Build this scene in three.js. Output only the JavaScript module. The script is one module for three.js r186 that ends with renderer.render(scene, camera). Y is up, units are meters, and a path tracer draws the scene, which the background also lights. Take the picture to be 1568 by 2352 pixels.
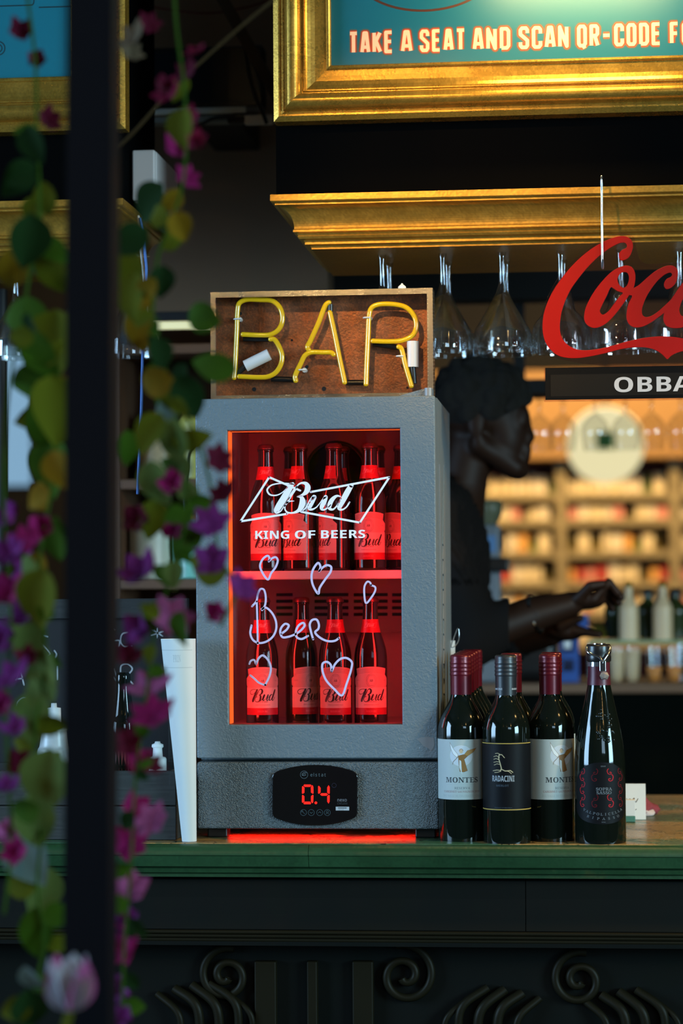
import * as THREE from 'three';
import { mergeGeometries, mergeVertices } from 'three/addons/utils/BufferGeometryUtils.js';
import { RoundedBoxGeometry } from 'three/addons/geometries/RoundedBoxGeometry.js';
import { TextGeometry } from 'three/addons/geometries/TextGeometry.js';
import { FontLoader } from 'three/addons/loaders/FontLoader.js';
import { MarchingCubes } from 'three/addons/objects/MarchingCubes.js';
import { RectAreaLightUniformsLib } from 'three/addons/lights/RectAreaLightUniformsLib.js';
RectAreaLightUniformsLib.init();

// ------------------------------------------------------------------ camera, sky, windows' light, exposure
const V = (x, y, z) => new THREE.Vector3(x, y, z);
const FPX = 5553, CZ = 3.9, CY = 1.5;
const scene = new THREE.Scene();
const camera = new THREE.PerspectiveCamera(2 * Math.atan(1176 / FPX) * 180 / Math.PI, 1568 / 2352, 0.1, 60);
camera.position.set(0, CY, CZ);
camera.rotation.order = 'YXZ';
camera.rotation.set(0.0331, 0.1016, -0.0072);
camera.focus = 3.92;
camera.userData.fStop = 2.7;
camera.updateMatrixWorld(true);
scene.background = new THREE.Color().setRGB(0.26, 0.46, 0.66);
const renderer = new THREE.WebGLRenderer();
renderer.toneMapping = THREE.LinearToneMapping;
renderer.toneMappingExposure = 1.0;
renderer.shadowMap.enabled = true;
function areaLight(name, color, intensity, w, h, at, to) {
  const l = new THREE.RectAreaLight(new THREE.Color().setRGB(...color), intensity, w, h);
  l.name = name; l.position.copy(at); l.lookAt(to); scene.add(l); return l;
}
// tall shop windows of the hall: one beyond the picture on the side of the flowers, a smaller one on the other side
areaLight('window_light', [0.42, 0.70, 1.0], 21, 2.2, 2.0, V(-4.55, 2.1, 2.3), V(0, 2.1, 2.3));
areaLight('window_light_002', [0.42, 0.72, 0.86], 34, 2.4, 1.8, V(4.55, 2.15, 3.6), V(0, 2.15, 3.6));
areaLight('window_light_003', [0.5, 0.76, 1.0], 6, 1.9, 1.3, V(2.2, 2.7, 6.9), V(2.2, 2.7, 0));  // added unseen window light, reaches the recess between the canopies

// ------------------------------------------------------------------ helpers
const SEED = (s) => () => { s = (s + 0x6d2b79f5) | 0; let t = Math.imul(s ^ (s >>> 15), 1 | s); t = (t + Math.imul(t ^ (t >>> 7), 61 | t)) ^ t; return ((t ^ (t >>> 14)) >>> 0) / 4294967296; };
const rnd = SEED(11);
function ray(u, v) { return V((u - 784) / FPX, -(v - 1176) / FPX, -1).applyQuaternion(camera.quaternion); }
function P(u, v, z) { const d = ray(u, v), t = (z - CZ) / d.z; return V(d.x * t, CY + d.y * t, z); }   // the point of the plane z that a photo pixel looks at
const PX = (z) => (CZ - z) / FPX;                                                                     // metres per photo pixel at z
const used = new Map();
function numbered(name) { const n = used.get(name) || 0; used.set(name, n + 1); return n ? name + '_' + String(n).padStart(3, '0') : name; }
function tag(o, label, category, group, kind) {
  if (label) o.userData.label = label; if (category) o.userData.category = category; if (group) o.userData.group = group; if (kind) o.userData.kind = kind; return o;
}
function thing(name, label, category, at = [0, 0, 0], group) {
  const g = new THREE.Group(); g.name = numbered(name); g.position.set(...at); scene.add(g); return tag(g, label, category, group);
}
function shadows(m) { m.castShadow = m.receiveShadow = true; return m; }
function part(parent, name, geo, mat, label) { const m = shadows(new THREE.Mesh(geo, mat)); m.name = name; if (label) m.userData.label = label; parent.add(m); return m; }
function struct(name, geo, mat, kind = 'structure') { const m = shadows(new THREE.Mesh(geo, mat)); m.name = numbered(name); m.userData.kind = kind; scene.add(m); return m; }
function solo(name, geo, mat, label, category, group) { const m = shadows(new THREE.Mesh(geo, mat)); m.name = numbered(name); scene.add(m); return tag(m, label, category, group); }
function clone(o, label, group) { const c = o.clone(); c.name = numbered(o.name.replace(/_\d{3}$/, '')); c.userData = { ...o.userData }; if (label) c.userData.label = label; if (group) c.userData.group = group; scene.add(c); return c; }

function metricUV(g, k = 1) {   // uv in metres from the face's main axis
  g = g.index ? g.toNonIndexed() : g;
  const p = g.attributes.position, n = g.attributes.normal, uv = new Float32Array(p.count * 2);
  for (let i = 0; i < p.count; i += 3) {
    const ax = Math.abs(n.getX(i) + n.getX(i + 1) + n.getX(i + 2)), ay = Math.abs(n.getY(i) + n.getY(i + 1) + n.getY(i + 2)), az = Math.abs(n.getZ(i) + n.getZ(i + 1) + n.getZ(i + 2));
    for (let j = i; j < i + 3; j++) {
      const x = p.getX(j), y = p.getY(j), z = p.getZ(j);
      const [a, b] = az >= ax && az >= ay ? [x, y] : ax >= ay ? [z, y] : [x, z];
      uv[j * 2] = a * k; uv[j * 2 + 1] = b * k;
    }
  }
  g.setAttribute('uv', new THREE.BufferAttribute(uv, 2)); return g;
}
const clean = (g) => { g = g.index ? g.toNonIndexed() : g; for (const k of Object.keys(g.attributes)) if (!['position', 'normal', 'uv'].includes(k)) g.deleteAttribute(k); return g; };
const merge = (list) => mergeGeometries(list.map(clean));
function box(x0, x1, y0, y1, z0, z1, r = 0) {
  const w = x1 - x0, h = y1 - y0, d = z1 - z0;
  const g = r ? new RoundedBoxGeometry(w, h, d, 2, Math.min(r, w / 2.01, h / 2.01, d / 2.01)) : new THREE.BoxGeometry(w, h, d);
  return metricUV(g.translate((x0 + x1) / 2, (y0 + y1) / 2, (z0 + z1) / 2));
}
const curve = (pts, closed = false) => new THREE.CatmullRomCurve3(pts, closed, 'centripetal');
function tube(pts, r, seg = 40, rad = 8, closed = false) { return new THREE.TubeGeometry(pts.length === 2 ? new THREE.LineCurve3(...pts) : curve(pts, closed), pts.length === 2 ? 1 : seg, r, rad, closed); }
function rod(a, b, r, rad = 12) {   // closed cylinder between two points
  const d = b.clone().sub(a), g = new THREE.CylinderGeometry(r, r, d.length(), rad);
  return g.applyQuaternion(new THREE.Quaternion().setFromUnitVectors(V(0, 1, 0), d.clone().normalize())).translate((a.x + b.x) / 2, (a.y + b.y) / 2, (a.z + b.z) / 2);
}
function lathe(pts, seg = 40) { return new THREE.LatheGeometry(pts.map(([r, y]) => new THREE.Vector2(r, y)), seg); }
function smoothProfile(pts, n = 40) { const c = new THREE.SplineCurve(pts.map(([r, y]) => new THREE.Vector2(r, y))); return c.getPoints(n).map((p) => [Math.max(p.x, 0), p.y]); }
function sampleStroke(pts, n) {   // [x, y, w] control points -> smooth list
  const a = pts.map(([x, y, w]) => V(x, y, w ?? 1)); if (a.length < 3) return [a[0], a[a.length - 1]];
  return curve(a).getPoints(n ?? a.length * 7);
}
function ribbon(pts, map, n) {   // flat stroke of varying width, drawn in photo pixels and laid on a plane by map(x, y)
  const s = sampleStroke(pts, n), pos = [], nor = [], uv = [];
  const tri = (a, b, c) => { for (const q of [a, b, c]) { const w = map(q[0], q[1]); pos.push(w.x, w.y, w.z); nor.push(0, 0, 1); uv.push(w.x, w.y); } };
  const L = [], R = [];
  s.forEach((p, i) => {
    const a = s[Math.max(i - 1, 0)], b = s[Math.min(i + 1, s.length - 1)], dx = b.x - a.x, dy = b.y - a.y, l = Math.hypot(dx, dy) || 1, h = p.z / 2;
    L.push([p.x - dy / l * h, p.y + dx / l * h]); R.push([p.x + dy / l * h, p.y - dx / l * h]);
  });
  for (let i = 0; i + 1 < s.length; i++) { tri(L[i], L[i + 1], R[i + 1]); tri(L[i], R[i + 1], R[i]); }
  for (const e of [s[0], s[s.length - 1]]) for (let k = 0; k < 10; k++) { const a = k / 10 * 6.2832, b = (k + 1) / 10 * 6.2832, h = e.z / 2; tri([e.x, e.y], [e.x + Math.cos(b) * h, e.y + Math.sin(b) * h], [e.x + Math.cos(a) * h, e.y + Math.sin(a) * h]); }
  const g = new THREE.BufferGeometry();
  g.setAttribute('position', new THREE.Float32BufferAttribute(pos, 3)); g.setAttribute('normal', new THREE.Float32BufferAttribute(nor, 3)); g.setAttribute('uv', new THREE.Float32BufferAttribute(uv, 2));
  return g;
}
function smoothShape(pts) { const s = new THREE.Shape(); const c = new THREE.CatmullRomCurve3(pts.map(([x, y]) => V(x, y, 0)), true, 'centripetal').getPoints(pts.length * 5); s.setFromPoints(c.map((p) => new THREE.Vector2(p.x, p.y))); return s; }
function sweepCorner(profile, stations) {   // profile [d outward, y]; stations: (d) => [x, z]; a moulding with true mitres
  const pos = [], uv = [];
  const pt = (i, k) => { const [d, y] = profile[i], [x, z] = stations[k](d); return [x, y, z]; };
  for (let k = 0; k + 1 < stations.length; k++) for (let i = 0; i + 1 < profile.length; i++) {
    const a = pt(i, k), b = pt(i + 1, k), c = pt(i + 1, k + 1), d = pt(i, k + 1);
    for (const q of [a, b, c, a, c, d]) { pos.push(...q); uv.push(q[0] + q[2], q[1]); }
  }
  const g = new THREE.BufferGeometry(); g.setAttribute('position', new THREE.Float32BufferAttribute(pos, 3)); g.setAttribute('uv', new THREE.Float32BufferAttribute(uv, 2)); g.computeVertexNormals(); return g;
}

// ------------------------------------------------------------------ textures and materials
function noiseGrid(n, cell, seed) {   // tileable value noise, 0..1
  const r = SEED(seed), g = Array.from({ length: cell * cell }, r), out = new Float32Array(n * n);
  const s = (t) => t * t * (3 - 2 * t);
  for (let y = 0; y < n; y++) for (let x = 0; x < n; x++) {
    const fx = x / n * cell, fy = y / n * cell, ix = Math.floor(fx), iy = Math.floor(fy), a = s(fx - ix), b = s(fy - iy), q = (i, j) => g[((j % cell) * cell) + (i % cell)];
    out[y * n + x] = (q(ix, iy) * (1 - a) + q(ix + 1, iy) * a) * (1 - b) + (q(ix, iy + 1) * (1 - a) + q(ix + 1, iy + 1) * a) * b;
  }
  return out;
}
function fbm(n, cells, weights, seed) { const o = new Float32Array(n * n); let t = 0; cells.forEach((c, k) => { const g = noiseGrid(n, c, seed + k * 7); t += weights[k]; for (let i = 0; i < o.length; i++) o[i] += g[i] * weights[k]; }); for (let i = 0; i < o.length; i++) o[i] /= t; return o; }
function dataTex(n, fn, srgb, repeat = 1) {
  const d = new Uint8Array(n * n * 4);
  for (let i = 0; i < n * n; i++) { const c = fn(i, i % n, Math.floor(i / n)); d[i * 4] = c[0] * 255; d[i * 4 + 1] = c[1] * 255; d[i * 4 + 2] = c[2] * 255; d[i * 4 + 3] = 255; }
  const t = new THREE.DataTexture(d, n, n); t.wrapS = t.wrapT = THREE.RepeatWrapping; t.magFilter = THREE.LinearFilter; t.repeat.set(repeat, repeat); if (srgb) t.colorSpace = THREE.SRGBColorSpace; t.needsUpdate = true; return t;
}
const grey = (a, lo = 0, hi = 1) => (i) => { const v = Math.min(1, Math.max(0, lo + a[i] * (hi - lo))); return [v, v, v]; };
const mixc = (a, b, t) => a.map((x, i) => x + (b[i] - x) * t);
const clamp = (x) => Math.min(1, Math.max(0, x));
function canvasTex(w, h, draw) {
  const c = document.createElement('canvas'); c.width = w; c.height = h; const x = c.getContext('2d'); draw(x, w, h);
  const t = new THREE.CanvasTexture(c); t.colorSpace = THREE.SRGBColorSpace; t.wrapS = t.wrapT = THREE.ClampToEdgeWrapping; return t;
}
const N256 = fbm(256, [8, 32, 64], [1, 1.2, 0.8], 3), NF = fbm(256, [64, 128], [1, 1], 31), NC = fbm(256, [4, 8, 16], [1, 0.8, 0.5], 57);
const peelBump = dataTex(256, grey(fbm(256, [40, 80, 120], [1, 1, 0.5], 5)), false, 7);
const pimpleBump = dataTex(256, (i) => { const v = Math.pow(clamp((NF[i] - 0.35) * 1.6), 1.3); return [v, v, v]; }, false, 11);
const std = (o) => new THREE.MeshStandardMaterial(o), phy = (o) => new THREE.MeshPhysicalMaterial(o);
const rgb = (r, g, b) => new THREE.Color().setRGB(r, g, b);
const M = {
  black: std({ color: rgb(0.006, 0.006, 0.007), roughness: 0.55 }),
  blackPanel: phy({ color: rgb(0.0012, 0.0011, 0.0011), roughness: 0.9, specularIntensity: 0.04 }),
  blackPlastic: std({ color: rgb(0.008, 0.008, 0.008), roughness: 0.3 }),
  hole: std({ color: rgb(0.004, 0.004, 0.004), roughness: 0.9 }),
  fridge: std({ color: rgb(0.135, 0.17, 0.19), roughness: 0.42, bumpMap: peelBump, bumpScale: 0.0013 }),
  fridgeRough: std({ color: rgb(0.092, 0.115, 0.125), roughness: 0.45, bumpMap: pimpleBump, bumpScale: 0.003 }),
  bareSteel: std({ color: rgb(0.22, 0.23, 0.24), roughness: 0.5, metalness: 0.3 }),
  liner: std({ color: rgb(0.58, 0.54, 0.54), roughness: 0.5 }),
  chrome: std({ color: rgb(0.75, 0.76, 0.78), roughness: 0.12, metalness: 1 }),
  steel: std({ color: rgb(0.55, 0.53, 0.50), roughness: 0.34, metalness: 1, roughnessMap: dataTex(256, (i, x, y) => { const v = 0.45 + 0.5 * N256[(y % 8) * 256 * 8 + x] * 1; return [v, v, v]; }, false, 5) }),
  clear: phy({ color: rgb(0.97, 0.99, 0.98), transmission: 1, roughness: 0.02, thickness: 0 }),
  glassPane: phy({ color: rgb(0.95, 0.96, 0.96), transmission: 1, roughness: 0.01, thickness: 0 }),
  stemware: phy({ color: rgb(0.93, 0.94, 0.94), transmission: 1, roughness: 0.03, thickness: 0, ior: 2.0 }),
  beerGlass: phy({ color: rgb(0.014, 0.006, 0.004), roughness: 0.1, ior: 1.52, clearcoat: 0.6, clearcoatRoughness: 0.04 }),
  wineGlass: phy({ color: rgb(0.004, 0.006, 0.004), roughness: 0.06, ior: 1.52 }),
  foilRed: std({ color: rgb(0.105, 0.004, 0.012), roughness: 0.3, metalness: 0.35 }),
  foilBlack: std({ color: rgb(0.012, 0.014, 0.017), roughness: 0.36 }),
  foilMaroon: std({ color: rgb(0.07, 0.006, 0.016), roughness: 0.4, metalness: 0.2 }),
  cap: std({ color: rgb(0.16, 0.05, 0.05), roughness: 0.32, metalness: 0.8 }),
  neonYellow: phy({ color: rgb(0.72, 0.40, 0.006), roughness: 0.2, clearcoat: 0.7, clearcoatRoughness: 0.06 }),
  sleeve: std({ color: rgb(0.62, 0.58, 0.56), roughness: 0.4 }),
  white: std({ color: rgb(0.72, 0.74, 0.74), roughness: 0.5 }),
  paper: std({ color: rgb(0.72, 0.74, 0.73), roughness: 0.8 }),
  decal: std({ color: rgb(0.93, 0.88, 0.93), roughness: 0.5 }),
  marker: std({ color: rgb(0.62, 0.52, 0.74), roughness: 0.7 }),
  chalk: std({ color: rgb(0.52, 0.56, 0.58), roughness: 0.9 }),
  ledRed: std({ color: rgb(0.02, 0, 0), emissive: rgb(1, 0.12, 0.015), emissiveIntensity: 2.6 }),
  digit: std({ color: rgb(0.02, 0, 0), emissive: rgb(1, 0.012, 0.004), emissiveIntensity: 1.5 }),
  acrylicRed: phy({ color: rgb(0.32, 0.003, 0.002), roughness: 0.3, specularIntensity: 0.4 }),
  acrylicReflTint: phy({ color: rgb(0.96, 0.86, 0.86), transmission: 1, roughness: 0.03, thickness: 0 }),  // clear acrylic; the pink tint paints in reflections of the red letters
  letterGrey: std({ color: rgb(0.46, 0.43, 0.42), roughness: 0.5 }),
  wallBrown: std({ color: rgb(0.20, 0.115, 0.065), roughness: 0.85, bumpMap: dataTex(256, grey(N256), false, 1), bumpScale: 0.002 }),
  hallDark: std({ color: rgb(0.02, 0.018, 0.017), roughness: 0.9 }),
  ceiling: std({ color: rgb(0.02, 0.018, 0.017), roughness: 0.9 }),
  cableBlue: std({ color: rgb(0.02, 0.10, 0.35), roughness: 0.45 }),
  cableWhite: std({ color: rgb(0.55, 0.5, 0.45), roughness: 0.5 }),
  greyBeam: std({ color: rgb(0.62, 0.68, 0.66), roughness: 0.5 }),
  screen: std({ color: rgb(0.012, 0.016, 0.022), roughness: 0.25 }),
  post: phy({ color: rgb(0.003, 0.003, 0.0045), roughness: 0.6, specularIntensity: 0.1 }),
  boxWhite: std({ color: rgb(0.5, 0.42, 0.40), roughness: 0.55 }),
};
function goldMat(seed, rep, rough) {
  const a = fbm(256, [6, 24, 96], [1, 0.8, 0.9], seed), f = fbm(256, [128], [1], seed + 3);
  return std({
    color: rgb(1, 1, 1), metalness: 0.75, roughness: 1,
    map: dataTex(256, (i) => { const t = clamp((a[i] - 0.3) * 1.4); return mixc([0.70, 0.52, 0.20], [0.80, 0.62, 0.27], t).map((x) => x * (0.9 + 0.14 * f[i])); }, true, rep),
    roughnessMap: dataTex(256, (i) => { const v = rough + 0.08 + 0.06 * a[i]; return [v, v, v]; }, false, rep),
    bumpMap: dataTex(256, grey(f), false, rep), bumpScale: rough < 0.2 ? 0.00006 : 0.00012,
  });
}
M.gold = goldMat(101, 3, 0.26); M.goldFrame = goldMat(131, 4, 0.17);
{
  const a = fbm(512, [5, 16, 48], [1, 0.8, 0.5], 201), b = fbm(512, [3, 9, 90], [1, 0.8, 0.35], 233), g = fbm(512, [6, 240], [0.4, 1], 241);
  const crack = (i) => { const t = Math.abs(b[i] - 0.5); return t < 0.012 ? 1 : 0; };
  M.counterTop = std({ color: rgb(1, 1, 1), roughness: 1,
    map: dataTex(512, (i) => { const t = clamp((a[i] - 0.46) * 7); let c = mixc([0.56, 0.46, 0.28], [0.20, 0.36, 0.26], t); c = c.map((x) => x * (0.85 + 0.3 * g[i])); return crack(i) ? c.map((x) => x * 0.35) : c; }, true, 1.6),
    roughnessMap: dataTex(512, (i) => { const v = 0.20 + 0.22 * b[i]; return [v, v, v]; }, false, 1.6), bumpMap: dataTex(512, (i) => { const v = crack(i) ? 0.2 : 0.6 + 0.3 * g[i]; return [v, v, v]; }, false, 1.6), bumpScale: 0.0006 });
  M.counterGreen = std({ color: rgb(1, 1, 1), roughness: 0.38,
    map: dataTex(512, (i) => { let c = mixc([0.10, 0.22, 0.12], [0.14, 0.27, 0.16], clamp((a[i] - 0.3) * 2)); const w = clamp((b[i] - 0.70) * 9); return mixc(c, [0.30, 0.30, 0.16], w * 0.6).map((x) => x * (0.9 + 0.2 * g[i])); }, true, 1.3), bumpMap: dataTex(512, grey(g), false, 1.3), bumpScale: 0.0004 });
  M.counterDark = phy({ color: rgb(1, 1, 1), roughness: 0.6, specularIntensity: 0.2, map: dataTex(256, (i) => mixc([0.040, 0.056, 0.042], [0.058, 0.060, 0.046], NC[i]), true, 2) });
  M.carving = phy({ color: rgb(0.010, 0.008, 0.003), roughness: 0.5, metalness: 0.15, specularIntensity: 0.3 });
  M.crateWood = std({ color: rgb(1, 1, 1), roughness: 0.7, map: dataTex(512, (i, x, y) => { const v = g[(y * 512 + (x >> 3))]; return mixc([0.11, 0.12, 0.115], [0.19, 0.20, 0.195], clamp(v * 0.7 + a[i] * 0.5 - 0.1)); }, true, 1.5), bumpMap: dataTex(512, (i, x, y) => { const v = g[(y * 512 + (x >> 3))]; return [v, v, v]; }, false, 1.5), bumpScale: 0.0008 });
  const s = fbm(256, [10, 60, 128], [0.6, 0.9, 1], 77), st = fbm(256, [5, 14], [1, 1], 91);
  M.copper = std({ color: rgb(1, 1, 1), metalness: 0.45, roughness: 1,
    map: dataTex(256, (i) => mixc([0.44, 0.26, 0.15], [0.64, 0.34, 0.16], clamp((s[i] - 0.35) * 2)).map((x) => x * (0.8 + 0.35 * st[i])), true, 5),
    roughnessMap: dataTex(256, (i) => { const v = 0.36 + 0.3 * s[i]; return [v, v, v]; }, false, 5), bumpMap: dataTex(256, grey(s), false, 5), bumpScale: 0.0007 });
}
const font = await new FontLoader().loadAsync('fonts/droid/droid_sans_bold.typeface.json');
function textGeo(str, x0, x1, y0, y1, z, depth = 0.0006) {   // lettering fitted into a rectangle
  const g = new TextGeometry(str, { font, size: 1, depth: 1, curveSegments: 6, bevelEnabled: false }); g.computeBoundingBox();
  const b = g.boundingBox; g.translate(-b.min.x, -b.min.y, 0); g.scale((x1 - x0) / (b.max.x - b.min.x), (y1 - y0) / (b.max.y - b.min.y), depth); g.translate(x0, y0, z); return clean(g);
}

// ================================================================== LARGE STRUCTURE: the hall
struct('floor', box(-5, 5, -0.1, 0, -13.2, 7.2), std({ color: rgb(0.03, 0.027, 0.025), roughness: 0.6 }));
struct('ceiling', box(-5, 5, 4.2, 4.4, -13.2, 7.2), M.ceiling);
function wallWithOpening(name, axis, at, a0, a1, oa0, oa1, oy0, oy1) {   // a wall 0.2 m thick with one window opening
  const B = (p, q, y0, y1) => axis === 'x' ? box(at - 0.1, at + 0.1, y0, y1, p, q) : box(p, q, y0, y1, at - 0.1, at + 0.1);
  return struct(name, merge([B(a0, oa0, 0, 4.2), B(oa1, a1, 0, 4.2), B(oa0, oa1, 0, oy0), B(oa0, oa1, oy1, 4.2)]), M.hallDark);
}
function windowUnit(axis, at, a0, a1, y0, y1, bars) {
  const g = new THREE.Group(); g.name = 'window_' + (++windowUnit.n); g.userData.kind = 'structure'; scene.add(g);
  const B = (p, q, u, w, d = 0.03) => axis === 'x' ? box(at - d, at + d, u, w, p, q) : box(p, q, u, w, at - d, at + d);
  part(g, 'window_frame', merge([B(a0, a0 + 0.05, y0, y1), B(a1 - 0.05, a1, y0, y1), B(a0 + 0.05, a1 - 0.05, y0, y0 + 0.05), B(a0 + 0.05, a1 - 0.05, y1 - 0.05, y1), ...bars.map((f) => B(a0 + (a1 - a0) * f - 0.02, a0 + (a1 - a0) * f + 0.02, y0 + 0.05, y1 - 0.05))]), M.black);
  const cuts = [0, ...bars, 1];
  for (let i = 0; i + 1 < cuts.length; i++) part(g, 'pane', B(a0 + (a1 - a0) * cuts[i] + 0.05, a0 + (a1 - a0) * cuts[i + 1] - 0.05, y0 + 0.05, y1 - 0.05, 0.003), M.glassPane);
}
windowUnit.n = 0;
wallWithOpening('wall_west', 'x', -4.9, -13.2, 7.2, 1.15, 3.45, 1.05, 3.15);
windowUnit('x', -4.9, 1.15, 3.45, 1.05, 3.15, [0.5]);
wallWithOpening('wall_east', 'x', 4.9, -13.2, 7.2, 2.35, 4.85, 1.2, 3.1);
windowUnit('x', 4.9, 2.35, 4.85, 1.2, 3.1, [0.5]);
wallWithOpening('wall_south', 'z', 7.1, -4.8, 4.8, 1.2, 3.2, 2.0, 3.4);
windowUnit('z', 7.1, 1.2, 3.2, 2.0, 3.4, [0.5]);  // added window behind the camera, there for frontal light
const farZ = -12.9;
{ // the far wall, with a window that shows pale sky past the flowers
  const a = P(-60, 780, farZ), b = P(84, 1130, farZ);
  wallWithOpening('wall_north', 'z', farZ - 0.1, -4.8, 4.8, a.x, b.x, b.y, a.y);
  windowUnit('z', farZ - 0.1, a.x, b.x, b.y, a.y, []);
}

// ================================================================== THE BAR COUNTER
const YC = P(700, 1924, -0.02).y;          // countertop height
const ZE = 0.072;                          // front edge of the top
const XL = -2.4, XR = 1.7, ZB = -0.86;
const counter = thing('bar_counter', 'long bar counter with a worn green nosing and dark carved front', 'counter');
{
  const k = 1 / 1452;
  part(counter, 'countertop', box(XL, XR, YC - 0.03, YC, ZB, ZE, 0.004), M.counterTop, 'worn varnished top with patches of green paint');
  const seam = P(710, 1965, ZE).x;
  const nose = (x0, x1) => { const r = 0.018, pr = []; for (let i = 0; i <= 12; i++) { const a = Math.PI / 2 - i / 12 * Math.PI; pr.push(new THREE.Vector2(Math.cos(a) * 0.013, -0.0205 + Math.sin(a) * r)); } const s = new THREE.Shape([new THREE.Vector2(-0.03, -0.002), ...pr, new THREE.Vector2(-0.03, -0.0395)]); return metricUV(new THREE.ExtrudeGeometry(s, { depth: x1 - x0, bevelEnabled: false, curveSegments: 8 }).rotateY(Math.PI / 2).scale(1, 1, -1).translate(x0, YC, 0)); };
  const fixed = (x0, x1) => { // nosing profile swept along x
    const pr = [[-0.002, -0.001]]; for (let i = 0; i <= 12; i++) { const a = Math.PI / 2 - i / 12 * Math.PI / 2; pr.push([-0.002 + Math.cos(a) * 0.016, -0.0175 + Math.sin(a) * 0.0165]); } pr.push([0.0115, -0.019], [0.007, -0.036], [0.003, -0.038]);
    return metricUV(sweepCorner(pr.map(([d, y]) => [d, YC + y]).reverse(), [(d) => [x0, ZE + d], (d) => [x1, ZE + d]]));
  };
  part(counter, 'nosing', fixed(XL, seam - 0.0004), M.counterGreen); part(counter, 'nosing', fixed(seam + 0.0004, XR), M.counterGreen);
  part(counter, 'nosing_core', box(XL, XR, YC - 0.037, YC - 0.0305, ZB + 0.02, ZE - 0.002), M.counterDark);
  part(counter, 'upper_moulding', metricUV(sweepCorner([[0.004, -0.038], [0.006, -0.042], [0.004, -0.047], [-0.004, -0.05], [-0.004, -0.055], [-0.02, -0.056]].map(([d, y]) => [d, YC + y]).reverse(), [(d) => [XL, ZE - 0.01 + d], (d) => [XR, ZE - 0.01 + d]])), M.counterGreen);
  const s2 = P(1207, 2090, ZE - 0.03).x;
  const fascia = (x0, x1) => metricUV(sweepCorner([[-0.05, -0.056], [-0.036, -0.062], [-0.034, -0.09], [-0.03, -0.115], [-0.022, -0.139]].map(([d, y]) => [d, YC + y]).reverse(), [(d) => [x0, ZE + d], (d) => [x1, ZE + d]]));
  part(counter, 'fascia_panel', fascia(XL, s2 - 0.0006), M.counterDark); part(counter, 'fascia_panel', fascia(s2 + 0.0006, XR), M.counterDark);
  for (let i = 0; i < 3; i++) part(counter, 'bead_moulding', rod(V(XL, YC - 0.143 - i * 0.0065, ZE - 0.018 - i * 0.003), V(XR, YC - 0.143 - i * 0.0065, ZE - 0.018 - i * 0.003), 0.0034, 10), M.carving);
  part(counter, 'front_panel', box(XL, XR, 0.02, YC - 0.0385, ZE - 0.17, ZE - 0.1), M.counterDark);
  part(counter, 'moulding_core', box(XL, XR, YC - 0.165, YC - 0.14, ZE - 0.1, ZE - 0.022), M.counterDark);
  part(counter, 'end_panel', box(XL, XL + 0.05, 0, YC - 0.04, ZB + 0.1, ZE - 0.17), M.counterDark); part(counter, 'end_panel', box(XR - 0.05, XR, 0, YC - 0.04, ZB + 0.1, ZE - 0.17), M.counterDark);
  part(counter, 'back_panel', box(XL, XR, 0, YC - 0.04, ZB + 0.04, ZB + 0.1), M.counterDark);
  part(counter, 'plinth', box(XL, XR, 0, 0.02, ZE - 0.2, ZE - 0.12), M.counterDark);
  // carved front: fluted strips, volutes and acanthus ribs
  const zc = ZE - 0.098;
  for (const [u0, u1] of [[586, 636], [706, 730], [810, 858]]) { const a = P(u0, 2205, zc), b = P(u1, 2205, zc); part(counter, 'pilaster', box(a.x, b.x, 0.1, a.y, zc - 0.004, zc + 0.014, 0.003), M.carving); }
  const volute = (u, v, s, dir) => { const c = P(u, v, zc + 0.006), pts = []; for (let i = 0; i <= 40; i++) { const t = i / 40, a = 1.3 + t * 10.5, r = s * (1 - t * 0.86); pts.push(V(c.x + dir * Math.cos(a) * r, c.y + Math.sin(a) * r, c.z + t * 0.004)); } part(counter, 'volute', tube(pts, 0.0065, 90, 8), M.carving); };
  volute(520, 2240, 0.045, 1); volute(930, 2240, 0.05, -1); volute(1330, 2250, 0.045, 1);
  const rib = (cu, cv, list) => { for (const [u0, v0, u1, v1, u2, v2, r] of list) part(counter, 'acanthus_rib', tube([P(cu + u0, cv + v0, zc + 0.004), P(cu + u1, cv + v1, zc + 0.016), P(cu + u2, cv + v2, zc + 0.01)], r, 24, 8), M.carving); };
  const spray = [[0, 0, 50, 40, 60, 130, 0.008], [40, -8, 95, 40, 105, 120, 0.008], [80, -12, 140, 35, 148, 120, 0.007], [-40, 12, 10, 60, 15, 130, 0.006], [120, 10, 175, 60, 180, 120, 0.005]];
  rib(400, 2270, spray); rib(1380, 2285, spray);
  rib(1200, 2280, spray.map(([a, b, c, d, e, f, r]) => [-a, b, -c, d, -e, f, r]));
}

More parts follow.
